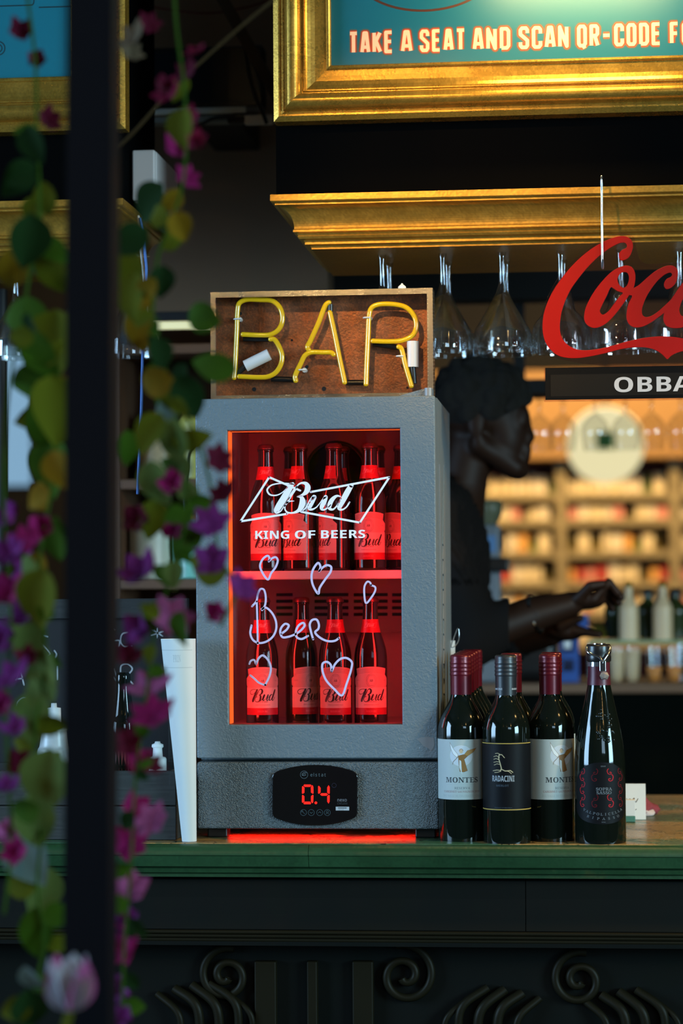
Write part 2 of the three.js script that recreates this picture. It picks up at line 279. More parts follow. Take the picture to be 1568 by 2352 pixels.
// ================================================================== THE OVERHEAD CANOPIES: black fascia, gold cornice, framed signs
function pictureFrame(parent, x0, x1, y0, y1, zb, mat) {   // mitred frame; profile runs from the outer edge inward
  const k = 0.00072, prof = [[0, 0], [0, 0.036], [12, 0.040], [16, 0.040], [18, 0.034], [24, 0.033], ...Array.from({ length: 19 }, (_, i) => { const a = Math.PI * (1 - i / 18); return [45 + Math.cos(a) * 20, 0.034 + Math.sin(a) * 0.019]; }), [68, 0.034], [70, 0.037], [73, 0.037], [75, 0.031], [78, 0.029], [86, 0.0264], [96, 0.0246], [108, 0.0238], [120, 0.0236], ...Array.from({ length: 9 }, (_, i) => { const a = Math.PI * (1 - i / 8); return [127 + Math.cos(a) * 5.5, 0.0236 + Math.sin(a) * 0.004]; }), [133, 0.023], [133, 0.004]];
  const corners = [[x0, y0, 1, 1], [x1, y0, -1, 1], [x1, y1, -1, -1], [x0, y1, 1, -1]];
  ['bottom', 'side', 'top', 'side'].forEach((w, s) => {
    const A = corners[s], B = corners[(s + 1) % 4], pos = [], uv = [];
    for (let i = 0; i + 1 < prof.length; i++) {
      const q = (c, [d, h]) => [c[0] + c[2] * d * k, c[1] + c[3] * d * k, zb + h];
      const a = q(A, prof[i]), b = q(A, prof[i + 1]), c = q(B, prof[i + 1]), d = q(B, prof[i]);
      for (const p of [a, d, c, a, c, b]) { pos.push(...p); uv.push(s % 2 ? p[1] : p[0], (s % 2 ? p[0] : p[1]) + p[2]); }
    }
    const g = new THREE.BufferGeometry(); g.setAttribute('position', new THREE.Float32BufferAttribute(pos, 3)); g.setAttribute('uv', new THREE.Float32BufferAttribute(uv, 2)); g.computeVertexNormals();
    part(parent, 'frame_rail', g, mat);
  });
  return 133 * k;
}
const CORN = [[0.062, 0], [0.062, -0.0105], [0.060, -0.0125], [0.055, -0.0135], [0.055, -0.0165], ...Array.from({ length: 15 }, (_, i) => { const a = i / 14 * Math.PI / 2; return [0.026 + 0.026 * (1 - Math.sin(a)), -0.0175 - 0.0355 * (1 - Math.cos(a)) ]; }), [0.028, -0.055], [0.028, -0.0585], [0.022, -0.0605], [0.020, -0.0635], [0.021, -0.0655], [0.019, -0.069], [0.012, -0.071], [0.010, -0.074], [0.010, -0.0775], [0.002, -0.079], [0, -0.082], [0, -0.0845]];
const zLip = -0.09, zFas = zLip - 0.062;
const lipA = P(620, 447, zLip), yLip = lipA.y, xLip = lipA.x;
const ySof = yLip - 0.0845;
function canopy(name, label, xa, xb, leftEnd) {
  const g = thing(name, label, 'canopy');
  const prof = CORN.map(([d, y]) => [d, yLip + y]).reverse(), zBack = zFas - 0.35;
  const st = leftEnd ? [(d) => [xa - d, zBack], (d) => [xa - d, zFas + d], (d) => [xb, zFas + d]] : [(d) => [xa, zFas + d], (d) => [xb + d, zFas + d], (d) => [xb + d, zBack]];
  part(g, 'gold_cornice', sweepCorner(prof, st), M.gold);
  part(g, 'cornice_top', box(leftEnd ? xa - 0.0615 : xa, leftEnd ? xb : xb + 0.0615, yLip - 0.003, yLip - 0.0005, zBack, zFas + 0.0615), M.gold);
  part(g, 'soffit_board', box(xa, xb, ySof, ySof + 0.008, zBack, zFas), M.gold);
  const fx0 = leftEnd ? P(634, 360, zFas).x : xa, fx1 = leftEnd ? xb : P(272, 360, zFas).x;
  part(g, 'black_fascia', box(fx0, fx1, yLip, 3.3, zBack, zFas + 0.002), M.blackPanel);
  return g;
}
canopy('bar_canopy', 'black bar canopy with gold cornice over the hanging glasses', xLip + 0.062, 1.6, true);
canopy('bar_canopy', 'black bar canopy with gold cornice behind the dark post', -2.3, P(282, 450, zLip).x - 0.062, false);
const zSign = zFas + 0.004;
// stroke alphabet for the condensed sign lettering, in a box 0.5 wide and 1 high
const GLYPH = {
  T: [[[0, 1], [0.5, 1]], [[0.25, 1], [0.25, 0]]], A: [[[0.02, 0], [0.17, 1], [0.33, 1], [0.48, 0]], [[0.1, 0.26], [0.4, 0.26]]], K: [[[0.05, 0], [0.05, 1]], [[0.46, 1], [0.08, 0.42]], [[0.18, 0.56], [0.48, 0]]],
  E: [[[0.46, 1], [0.05, 1], [0.05, 0], [0.46, 0]], [[0.05, 0.52], [0.42, 0.52]]], F: [[[0.46, 1], [0.05, 1], [0.05, 0]], [[0.05, 0.5], [0.42, 0.5]]],
  S: [[[0.46, 0.74], [0.46, 0.9], [0.38, 1], [0.13, 1], [0.04, 0.9], [0.04, 0.68], [0.46, 0.36], [0.46, 0.1], [0.38, 0], [0.13, 0], [0.04, 0.1], [0.04, 0.27]]],
  N: [[[0.04, 0], [0.04, 1], [0.46, 0], [0.46, 1]]], D: [[[0.05, 0], [0.05, 1], [0.36, 1], [0.47, 0.88], [0.47, 0.12], [0.36, 0], [0.05, 0]]],
  C: [[[0.46, 0.7], [0.46, 0.9], [0.37, 1], [0.13, 1], [0.04, 0.9], [0.04, 0.1], [0.13, 0], [0.37, 0], [0.46, 0.1], [0.46, 0.3]]],
  O: [[[0.04, 0.5], [0.04, 0.9], [0.13, 1], [0.37, 1], [0.46, 0.9], [0.46, 0.1], [0.37, 0], [0.13, 0], [0.04, 0.1], [0.04, 0.5]]], R: [[[0.05, 0], [0.05, 1], [0.36, 1], [0.46, 0.9], [0.46, 0.6], [0.36, 0.5], [0.05, 0.5]], [[0.28, 0.5], [0.47, 0]]], '-': [[[0.02, 0.5], [0.44, 0.5]]],
};
GLYPH.Q = [...GLYPH.O, [[0.28, 0.06], [0.44, -0.14]]];
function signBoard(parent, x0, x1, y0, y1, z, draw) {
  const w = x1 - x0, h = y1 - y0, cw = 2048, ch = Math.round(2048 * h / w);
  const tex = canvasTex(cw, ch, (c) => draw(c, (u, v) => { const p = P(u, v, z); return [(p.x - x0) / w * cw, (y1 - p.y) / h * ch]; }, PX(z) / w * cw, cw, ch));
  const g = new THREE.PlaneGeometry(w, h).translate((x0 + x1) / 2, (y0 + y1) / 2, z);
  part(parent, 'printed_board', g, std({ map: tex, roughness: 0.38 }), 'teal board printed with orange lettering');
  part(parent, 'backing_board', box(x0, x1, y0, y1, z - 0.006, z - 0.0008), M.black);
}
{
  const s = thing('framed_sign', 'teal menu sign with printed neon-style orange lettering in a thick gold frame', 'sign');
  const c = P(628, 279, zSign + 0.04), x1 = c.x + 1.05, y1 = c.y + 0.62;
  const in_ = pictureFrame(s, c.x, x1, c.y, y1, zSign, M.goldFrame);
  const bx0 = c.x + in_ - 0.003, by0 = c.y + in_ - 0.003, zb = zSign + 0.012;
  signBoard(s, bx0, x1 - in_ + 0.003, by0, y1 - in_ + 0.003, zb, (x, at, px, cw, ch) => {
    x.fillStyle = '#065865'; x.fillRect(0, 0, cw, ch);
    const e = at(976, -78); x.strokeStyle = '#4a2416'; x.lineWidth = 5.5 * px; x.beginPath(); x.ellipse(e[0], e[1], 168 * px, 104 * px, 0, 0, 7); x.stroke();
    const words = [['TAKE', 800, 904], ['A', 920, 947], ['SEAT', 963, 1069], ['AND', 1085, 1172], ['SCAN', 1190, 1306], ['QR-CODE', 1324, 1519], ['FOR', 1537, 1616]];
    const [, yTop] = at(800, 73), [, yBot] = at(800, 125);
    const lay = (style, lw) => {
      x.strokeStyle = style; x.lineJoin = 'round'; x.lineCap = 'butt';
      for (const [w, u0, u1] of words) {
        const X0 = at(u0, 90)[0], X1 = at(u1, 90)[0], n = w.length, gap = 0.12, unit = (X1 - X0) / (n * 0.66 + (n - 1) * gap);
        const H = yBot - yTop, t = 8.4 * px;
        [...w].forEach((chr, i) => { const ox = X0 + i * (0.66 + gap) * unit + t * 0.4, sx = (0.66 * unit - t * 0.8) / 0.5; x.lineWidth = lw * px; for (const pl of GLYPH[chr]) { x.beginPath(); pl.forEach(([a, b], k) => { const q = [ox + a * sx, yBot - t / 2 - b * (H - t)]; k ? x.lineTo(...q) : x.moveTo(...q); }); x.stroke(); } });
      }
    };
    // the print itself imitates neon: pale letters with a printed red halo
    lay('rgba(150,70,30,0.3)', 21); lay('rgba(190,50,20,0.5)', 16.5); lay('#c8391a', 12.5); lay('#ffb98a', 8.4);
  });
}
{
  const s = thing('framed_sign', 'teal sign with thin dark line drawing in a gold frame behind the dark post', 'sign');
  const c = P(287, 295, zSign + 0.04), x0 = c.x - 0.95, y1 = c.y + 0.62;
  const in_ = pictureFrame(s, x0, c.x, c.y, y1, zSign, M.goldFrame);
  signBoard(s, x0 + in_ - 0.003, c.x - in_ + 0.003, c.y + in_ - 0.003, y1 - in_ + 0.003, zSign + 0.012, (x, at, px, cw, ch) => {
    x.fillStyle = '#075f6d'; x.fillRect(0, 0, cw, ch); x.strokeStyle = '#12282c'; x.lineWidth = 3 * px;
    for (const r of [16, 9]) { const e = at(-4, 111); x.beginPath(); x.arc(e[0], e[1], r * px, 0, 7); x.stroke(); }
    for (const [a, b] of [[-90, 78], [89, 240]]) { const p = at(a, 17), q = at(b, 17); x.beginPath(); x.moveTo(p[0], p[1]); x.lineTo(q[0] - 8 * px, p[1]); x.quadraticCurveTo(q[0], p[1], q[0], p[1] - 10 * px); x.lineTo(q[0], p[1] - 60 * px); x.stroke(); }
  });
}
{ // brass picture lamp on the frame of the framed sign: it lights the board and the gold below it
  const a = P(1330, -190, zSign + 0.17), l = thing('picture_lamp', 'brass picture lamp arching over the teal menu sign', 'lamp', [a.x, a.y, a.z]);
  const sh = lathe([[0.03, -0.16], [0.034, -0.16], [0.034, 0.16], [0.03, 0.16]], 24).rotateZ(Math.PI / 2);
  part(l, 'arm', tube([V(0, 0.03, 0.0), V(0, 0.14, 0.02), V(0, 0.3, 0.0), V(0, 0.36, -0.06), V(0, 0.35, -0.12), V(0, 0.315, -0.13)], 0.006), M.gold);
  part(l, 'shade', box(-0.17, 0.17, 0.012, 0.034, -0.035, 0.035, 0.01), M.gold);
  part(l, 'lamp_tube', rod(V(-0.15, 0, 0), V(0.15, 0, 0), 0.008), std({ color: rgb(1, 0.9, 0.7), emissive: rgb(1, 0.78, 0.36), emissiveIntensity: 3 }));
  areaLight('picture_lamp_light', [1, 0.72, 0.27], 135, 0.3, 0.03, V(a.x, a.y - 0.012, a.z), V(a.x + 0.0, a.y - 0.5, a.z - 0.3));
}

// ================================================================== THE DISPLAY FRIDGE
// the script logo, in the pixels of a 4.238x enlargement whose corner is (540, 1080): strokes of varying width
const SCRIPT = [
  [[575, 138, 10], [500, 128, 11], [420, 130, 12], [345, 150, 14], [311, 192, 17], [335, 236, 16], [400, 244, 13], [460, 215, 10], [510, 165, 8]],
  [[560, 132, 30], [545, 148, 52], [520, 190, 58], [475, 270, 64], [425, 350, 62], [400, 395, 50], [405, 412, 26], [440, 400, 13], [475, 350, 10], [530, 262, 9]],
  [[596, 160, 20], [575, 195, 26], [545, 240, 26], [508, 310, 20], [480, 350, 14]],
  [[588, 182, 10], [612, 142, 14], [650, 124, 20], [690, 133, 38], [706, 170, 56], [690, 212, 46], [650, 242, 22], [605, 258, 12]],
  [[605, 256, 10], [640, 262, 34], [655, 300, 56], [645, 350, 56], [615, 393, 34], [560, 415, 18], [508, 410, 16], [484, 380, 14], [490, 335, 13], [525, 305, 12], [570, 300, 9]],
  [[655, 395, 12], [690, 362, 14], [735, 290, 26], [770, 258, 40], [752, 300, 44], [726, 350, 42], [720, 374, 30], [745, 382, 20], [790, 360, 12], [850, 285, 12], [880, 258, 36], [868, 300, 44], [844, 350, 42], [840, 376, 28], [862, 385, 18], [900, 365, 12], [930, 335, 10]],
  [[1024, 256, 12], [990, 250, 22], [945, 285, 40], [918, 340, 44], [920, 374, 30], [950, 382, 18], [990, 345, 13], [1030, 275, 11]],
  [[1130, 148, 44], [1098, 200, 54], [1055, 280, 54], [1018, 345, 50], [1012, 374, 32], [1040, 384, 18], [1080, 360, 14], [1112, 312, 16]],
];
const BOW = [[[[632, 198], [330, 68], [52, 498], [505, 425]], 20], [[[735, 212], [1500, 68], [1213, 510], [642, 405]], 20]];
function paintScript(x, ox, oy, k, style, bow) {   // the same logo on a canvas
  x.fillStyle = x.strokeStyle = style;
  for (const s of SCRIPT) for (const p of sampleStroke(s, s.length * 14)) { x.beginPath(); x.arc(ox + p.x * k, oy + p.y * k, Math.max(p.z * k / 2, 0.4), 0, 7); x.fill(); }
  if (bow) for (const [l, w] of BOW) { x.lineWidth = w * k; x.beginPath(); l.forEach(([a, b], i) => (i ? x.lineTo : x.moveTo).call(x, ox + a * k, oy + b * k)); x.stroke(); }
}
const fr = thing('display_fridge', 'grey countertop display fridge glowing red inside with white writing on glass', 'fridge');
const fx0 = P(450, 1400, 0).x, fx1 = P(1002.5, 1400, 0).x, fyT = P(740, 912, 0).y, fyD = P(740, 1742, 0).y, fyP = P(740, 1749, 0).y, fyB = P(740, 1904, 0).y;
const wx0 = P(523.5, 1330, 0).x, wx1 = P(921, 1330, 0).x, wyT = P(720, 986, 0).y, wyB = P(720, 1664, 0).y;
const FD = -0.41, T = 0.03;
const inFloor = P(850, 1666, -0.115).y, inX0 = fx0 + 0.034, inX1 = fx1 - 0.034, inTop = fyT - 0.032;
{
  const door = new THREE.Shape(); const r = 0.004;
  door.moveTo(fx0 + r, fyD); door.lineTo(fx1 - r, fyD); door.quadraticCurveTo(fx1, fyD, fx1, fyD + r); door.lineTo(fx1, fyT - r); door.quadraticCurveTo(fx1, fyT, fx1 - r, fyT); door.lineTo(fx0 + r, fyT); door.quadraticCurveTo(fx0, fyT, fx0, fyT - r); door.lineTo(fx0, fyD + r); door.quadraticCurveTo(fx0, fyD, fx0 + r, fyD);
  const hole = new THREE.Path(); hole.moveTo(wx0, wyB); hole.lineTo(wx0, wyT); hole.lineTo(wx1, wyT); hole.lineTo(wx1, wyB); hole.closePath(); door.holes.push(hole);
  const dg = new THREE.ExtrudeGeometry(door, { depth: 0.038, bevelEnabled: true, bevelThickness: 0.003, bevelSize: 0.0022, bevelOffset: -0.0022, bevelSegments: 3 }).translate(0, 0, -0.041);
  const dr = part(fr, 'door', metricUV(dg), M.fridge, 'grey painted door frame around the glass');
  // paint chipped off near the lower corner
  const chip = [[955, 1697], [975, 1693], [996, 1694], [997, 1712], [990, 1726], [984, 1719], [972, 1714], [963, 1703]].map(([u, v]) => P(u, v, 0.0004));
  part(dr, 'chipped_patch', new THREE.ShapeGeometry(new THREE.Shape(chip.map((p) => new THREE.Vector2(p.x, p.y)))).translate(0, 0, 0.0004), M.bareSteel, 'bare grey patch of chipped paint');
  part(fr, 'gasket', merge([box(fx0 + 0.006, fx0 + 0.02, fyD + 0.006, fyT - 0.006, -0.0465, -0.0415), box(fx1 - 0.02, fx1 - 0.006, fyD + 0.006, fyT - 0.006, -0.0465, -0.0415), box(fx0 + 0.02, fx1 - 0.02, fyT - 0.02, fyT - 0.006, -0.0465, -0.0415), box(fx0 + 0.02, fx1 - 0.02, fyD + 0.006, fyD + 0.016, -0.0465, -0.0415)]), M.blackPlastic);
  const pane = part(fr, 'glass_pane', box(wx0 - 0.0, wx1, wyB, wyT, -0.0085, -0.0045), phy({ color: rgb(0.72, 0.69, 0.70), transmission: 1, roughness: 0.01, thickness: 0 }), 'clear glass with white logo and marker drawings');
  const zd = -0.0040, onGlass = (x, y) => P(540 + x / 4.238, 1080 + y / 4.238, zd);
  const strokes = SCRIPT.map((s) => ribbon(s, onGlass, s.length * 10));
  part(pane, 'script_logo', merge(strokes), M.decal, 'white printed script logo');
  const outline = BOW.map(([pl, w]) => { const s = []; for (let i = 0; i + 1 < pl.length; i++) s.push(ribbon([[...pl[i], w], [...pl[i + 1], w]], (x, y) => P(540 + x / 4.238, 1080 + y / 4.238, zd - 0.0001))); return merge(s); });
  part(pane, 'bow_outline', merge(outline), M.decal, 'white bow-tie outline');
  const k0 = P(586, 1238, zd), k1 = P(838, 1217, zd), words = [['KING', 586, 664], ['OF', 677, 724], ['BEERS', 737, 838.5]];
  part(pane, 'slogan', merge(words.map(([w, a, b]) => textGeo(w, P(a, 1230, zd).x, P(b, 1230, zd).x, P(712, 1237, zd).y, P(712, 1218, zd).y, zd - 0.0002, 0.0003))), M.decal, 'white printed slogan in wide capitals');
  const hand = (x, y) => P(540 + x / 4.612, 1260 + y / 4.612, zd), W = (l, w) => l.map(([x, y]) => [x, y, w]);
  const pen = {
    beer: [W([[228, 560], [235, 800], [238, 1010]], 20), W([[178, 612], [225, 555], [240, 480], [270, 428], [300, 432], [322, 500], [318, 590], [300, 630], [284, 652]], 21), W([[280, 640], [320, 625], [380, 670], [428, 760], [434, 850], [400, 930], [330, 985], [250, 1000], [190, 970], [160, 900], [172, 815]], 22),
      W([[490, 902], [550, 852], [566, 812], [530, 797], [487, 840], [477, 890], [500, 938], [560, 935], [640, 907]], 23), W([[640, 907], [700, 862], [735, 812], [720, 787], [672, 815], [642, 880], [652, 938], [700, 958], [770, 925]], 23), W([[825, 960], [802, 880], [790, 800], [815, 757], [860, 752], [885, 800], [880, 850], [846, 886], [900, 945], [980, 980], [1060, 975], [1098, 947]], 23)],
    hearts: [
      [W([[355, 132], [362, 98], [345, 76], [295, 108], [263, 180], [285, 250], [347, 328], [380, 262], [430, 192], [450, 122], [430, 92], [392, 102], [356, 136]], 22)],
      [W([[890, 240], [902, 190], [880, 152], [842, 190], [810, 270], [820, 380], [880, 478], [893, 420], [950, 330], [1012, 240], [1014, 192], [970, 176], [920, 205], [890, 242]], 23)],
      [W([[1436, 388], [1430, 362], [1402, 350], [1372, 390], [1366, 470], [1386, 578], [1440, 520], [1484, 440], [1480, 406], [1438, 388]], 20)],
      [W([[150, 1222], [165, 1190], [200, 1180], [218, 1222]], 20), W([[222, 1225], [250, 1160], [290, 1132], [340, 1170], [376, 1250], [366, 1340], [318, 1445]], 22), W([[318, 1448], [250, 1420], [200, 1375], [160, 1342]], 20)],
      [W([[1020, 1298], [1010, 1230], [970, 1200], [928, 1216], [922, 1280], [960, 1390], [1050, 1490], [1128, 1556], [1180, 1430], [1230, 1270], [1234, 1202], [1180, 1160], [1120, 1166], [1060, 1220], [1022, 1300]], 23)],
    ],
  };
  part(pane, 'handwriting', merge(pen.beer.map((s) => ribbon(s, hand))), M.marker, 'lilac-white marker writing');
  for (const h of pen.hearts) part(pane, 'drawn_heart', merge(h.map((s) => ribbon(s, hand))), M.marker);
  // cabinet: five insulated walls, the machine housing below
  const zf = -0.047;
  const cab = part(fr, 'cabinet', merge([box(fx0, inX0, fyP, fyT, FD, zf), box(inX1, fx1, fyP, fyT, FD, zf), box(inX0, inX1, inTop, fyT, FD, zf), box(inX0, inX1, fyP, inFloor, FD, zf), box(inX0, inX1, inFloor, inTop, FD, FD + 0.03)]), M.fridge, 'grey cabinet walls');
  part(fr, 'liner', merge([box(inX0, inX0 + 0.001, inFloor + 0.001, inTop - 0.001, FD + 0.031, zf), box(inX1 - 0.001, inX1, inFloor + 0.001, inTop - 0.001, FD + 0.031, zf), box(inX0, inX1, inTop - 0.001, inTop, FD + 0.031, zf), box(inX0, inX1, inFloor, inFloor + 0.001, FD + 0.031, zf), box(inX0, inX1, inFloor, inTop, FD + 0.03, FD + 0.031)]), M.liner, 'white plastic lining');
  const base = part(fr, 'control_panel', box(fx0, fx1 + 0.0015, fyB, fyP - 0.0008, -0.07, 0.002, 0.004), M.fridgeRough, 'coarsely textured grey lower panel');
  part(fr, 'machine_housing', box(fx0, fx1, fyB, fyP - 0.0008, FD, -0.0705), M.fridge);
  for (const [u0, u1, z] of [[476, 522, -0.02], [953, 1000, -0.02]]) part(fr, 'foot', box(P(u0, 1910, z).x, P(u1, 1910, z).x, YC, fyB, z - 0.035, z, 0.003), M.blackPlastic);
  for (const x of [fx0 + 0.02, fx1 - 0.05]) part(fr, 'foot', box(x, x + 0.03, YC, fyB, FD + 0.03, FD + 0.065, 0.003), M.blackPlastic);
  // hinge on the top corner
  const hz = -0.02, h0 = P(915, 908, hz), h1 = P(988, 893, hz);
  const hs = new THREE.Shape([new THREE.Vector2(h0.x, fyT + 0.0002), new THREE.Vector2(h1.x + 0.004, fyT + 0.0002), new THREE.Vector2(h1.x + 0.004, h1.y), new THREE.Vector2(h1.x - 0.012, h1.y), new THREE.Vector2(h0.x, fyT + 0.0015)]);
  const hinge = part(fr, 'hinge', new THREE.ExtrudeGeometry(hs, { depth: 0.02, bevelEnabled: false }).translate(0, 0, hz - 0.02), M.fridge);
  part(hinge, 'hinge_pin', rod(V(h1.x - 0.003, fyT, hz + 0.004), V(h1.x - 0.003, h1.y + 0.001, hz + 0.004), 0.0065, 20), M.bareSteel, 'steel hinge pin');
  // louvres pressed into the side
  const xs = fx1 + 0.0004;
  part(fr, 'side_trim', box(xs - 0.0003, xs + 0.0016, P(1013, 1640, -0.1).y, P(1013, 1067, -0.1).y, -0.1, -0.088), M.bareSteel);
  for (let i = 0; i < 11; i++) { const y = P(1020, 1160 + i * 34, -0.2).y; part(fr, 'louvre', box(-0.004, 0.0012, -0.004, 0.004, -0.075, 0.075).rotateX(1.15).translate(xs, y, -0.2), i % 3 ? M.bareSteel : M.fridge); }
  // light strips in the door reveal
  const led = [];
  part(fr, 'light_strip', box(wx0 + 0.0002, wx0 + 0.0022, wyB + 0.001, wyT - 0.001, -0.038, -0.009), M.ledRed, 'glowing red light strip');
  part(fr, 'light_strip', box(wx1 - 0.0006, wx1 - 0.0001, wyB + 0.001, wyT - 0.001, -0.038, -0.02), M.ledRed, 'glowing red light strip');
  part(fr, 'light_strip', box(wx0 + 0.003, wx1 - 0.003, wyT - 0.0008, wyT - 0.0002, -0.036, -0.03), M.ledRed, 'glowing red light strip');
  const ym = (wyT + wyB) / 2, hh = wyT - wyB - 0.01, RED = [1, 0.03, 0.03];
  areaLight('light_strip_light', RED, 30, 0.022, hh, V(wx0 + 0.010, ym, -0.034), V(wx0 + 0.2, ym, -0.22));
  areaLight('light_strip_light', RED, 30, 0.022, hh, V(wx1 - 0.010, ym, -0.034), V(wx1 - 0.2, ym, -0.22));
  areaLight('light_strip_light', RED, 8, wx1 - wx0 - 0.02, 0.014, V((wx0 + wx1) / 2, wyT - 0.006, -0.03), V((wx0 + wx1) / 2, wyT - 0.2, -0.14));
  // shelf, evaporator cover with slots, fan
  const shT = P(740, 1310.5, -0.075).y, shB = P(740, 1330, -0.075).y;
  part(fr, 'shelf', box(inX0 + 0.0015, inX1 - 0.0015, shB, shT, -0.33, -0.075, 0.002), M.liner, 'white plastic shelf');
  const zc = -0.335, evB = P(740, 1452, zc).y;
  const ev = part(fr, 'evaporator_cover', box(inX0 + 0.03, inX1 - 0.0015, evB, inTop - 0.0015, FD + 0.0315, zc), std({ color: rgb(0.3, 0.3, 0.3), roughness: 0.5 }));
  for (const v of [1366, 1381, 1396, 1411]) for (const [a, b] of [[634, 672], [722, 800], [812, 890], [900, 940]]) { const p = P(a, v - 3.5, zc), q = P(b, v + 3.5, zc); part(ev, 'vent_slot', box(p.x, q.x, q.y, p.y, zc - 0.001, zc + 0.0008, 0.0008), M.hole); }
  const fc = P(772, 1085, zc);
  part(ev, 'fan_ring', new THREE.TorusGeometry(0.052, 0.004, 10, 40).translate(fc.x, fc.y, zc + 0.003), M.blackPlastic);
  part(ev, 'fan_disc', new THREE.CylinderGeometry(0.05, 0.05, 0.002, 36).rotateX(Math.PI / 2).translate(fc.x, fc.y, zc + 0.001), M.hole);
  for (const [u0, v0, v1] of [[538, 1010, 1130]]) part(fr, 'shelf_rail', box(inX0 + 0.001, inX0 + 0.004, P(545, v1, -0.1).y, P(545, v0, -0.1).y, -0.13, -0.085), std({ color: rgb(0.25, 0.25, 0.25), roughness: 0.5 }));
  // controller with red digits
  const za = 0.0022, zb = 0.0075, q = (u, v) => { const p = P(u, v, zb); return new THREE.Vector2(p.x, p.y); };
  const cs = new THREE.Shape(); const cm = (m, ...a) => cs[m](...a.flatMap(([u, v]) => { const p = q(u, v); return [p.x, p.y]; }));
  cm('moveTo', [625, 1868]); cm('lineTo', [625, 1786]); cm('quadraticCurveTo', [625, 1776], [640, 1770]); cm('quadraticCurveTo', [680, 1757], [722, 1757]); cm('quadraticCurveTo', [770, 1757], [808, 1770]); cm('quadraticCurveTo', [821, 1776], [821, 1786]); cm('lineTo', [820, 1868]); cm('quadraticCurveTo', [820, 1877], [806, 1882]); cm('quadraticCurveTo', [770, 1896], [722, 1896]); cm('quadraticCurveTo', [676, 1896], [640, 1882]); cm('quadraticCurveTo', [625, 1877], [625, 1868]);
  const ctl = part(fr, 'temperature_display', new THREE.ExtrudeGeometry(cs, { depth: zb - za - 0.001, bevelEnabled: true, bevelThickness: 0.001, bevelSize: 0.0008, bevelOffset: -0.0008, bevelSegments: 2, curveSegments: 12 }).translate(0, 0, za), phy({ color: rgb(0.006, 0.005, 0.005), roughness: 0.12 }), 'black glossy controller');
  const A = q(625, 1757), B = q(821, 1896);
  const face = canvasTex(1024, 726, (x, w, h) => {
    const s = w / 196, X = (u) => (u - 625) * s, Y = (v) => (v - 1757) * s;
    x.strokeStyle = '#59666b'; x.fillStyle = '#59666b'; x.lineWidth = 0.8 * s;
    x.beginPath(); x.arc(X(698.5), Y(1779.5), 8.6 * s, 0, 7); x.stroke(); x.lineWidth = 1.1 * s;
    for (const [r, o] of [[5.5, -1], [3.2, 0.6]]) { x.beginPath(); x.ellipse(X(699), Y(1779 + o), r * s, r * 0.62 * s, -0.3, 0.9, 6.2); x.stroke(); }
    x.font = `${11 * s}px sans-serif`; [...'elstat'].forEach((c, i) => x.fillText(c, X([712, 719, 723.5, 731, 737, 744.5][i]) + 0.5 * s, Y(1783.5)));
    x.fillStyle = '#7b7f86'; x.font = `${10.5 * s}px sans-serif`; x.fillText('nexo', X(774), Y(1841)); x.fillStyle = '#3b3f42'; x.font = `${6.6 * s}px sans-serif`; x.fillText('CMS200', X(774), Y(1848));
    x.fillStyle = '#aab4bb'; x.fillRect(X(771), Y(1853), 31 * s, 8.6 * s); x.fillStyle = '#1c1f22'; for (let i = 0; i < 22; i++) x.fillRect(X(776 + i * 0.95), Y(1854.5), (0.3 + (i * 7 % 5) * 0.1) * s, 3 * s); x.font = `${2.4 * s}px sans-serif`; x.fillText('NZ0412345', X(777), Y(1860.4));
    x.strokeStyle = '#3f5157'; x.lineWidth = 0.9 * s; for (const [u, k] of [[696.5, 0], [714.5, 1], [734, 2], [751.5, 3]]) { x.beginPath(); x.arc(X(u), Y(1866.5), 7 * s, 0, 7); x.stroke(); x.beginPath(); if (k === 1) { x.moveTo(X(u - 3.6), Y(1865)); x.lineTo(X(u), Y(1868.5)); x.lineTo(X(u + 3.6), Y(1865)); } else if (k === 2) { x.moveTo(X(u - 3.6), Y(1868)); x.lineTo(X(u), Y(1864.5)); x.lineTo(X(u + 3.6), Y(1868)); } else if (k === 0) { x.moveTo(X(u - 3), Y(1863.5)); x.lineTo(X(u + 3.4), Y(1870)); x.moveTo(X(u - 3.6), Y(1866)); x.arc(X(u - 2.4), Y(1864.4), 2 * s, 2, 6); } else { x.arc(X(u), Y(1864.6), 2.4 * s, 0, 7); x.moveTo(X(u - 3), Y(1870.5)); x.arc(X(u), Y(1870.5), 3 * s, Math.PI, 0); } x.stroke(); }
    x.strokeStyle = '#2c2a3a'; x.beginPath(); x.arc(X(767.5), Y(1804), 5 * s, 0, 7); x.stroke();
  });
  const fg = new THREE.PlaneGeometry(B.x - A.x, A.y - B.y).translate((A.x + B.x) / 2, (A.y + B.y) / 2, zb + 0.0002);
  part(ctl, 'face_print', fg, phy({ map: face, transparent: true, roughness: 0.3 }), 'grey printed markings');
  const seg = (list) => new THREE.ShapeGeometry(new THREE.Shape(list.map(([x, y]) => { const p = P(610 + x / 6.817, 1740 + y / 6.817, zb + 0.0005); return new THREE.Vector2(p.x, p.y); }))).translate(0, 0, zb + 0.0005);
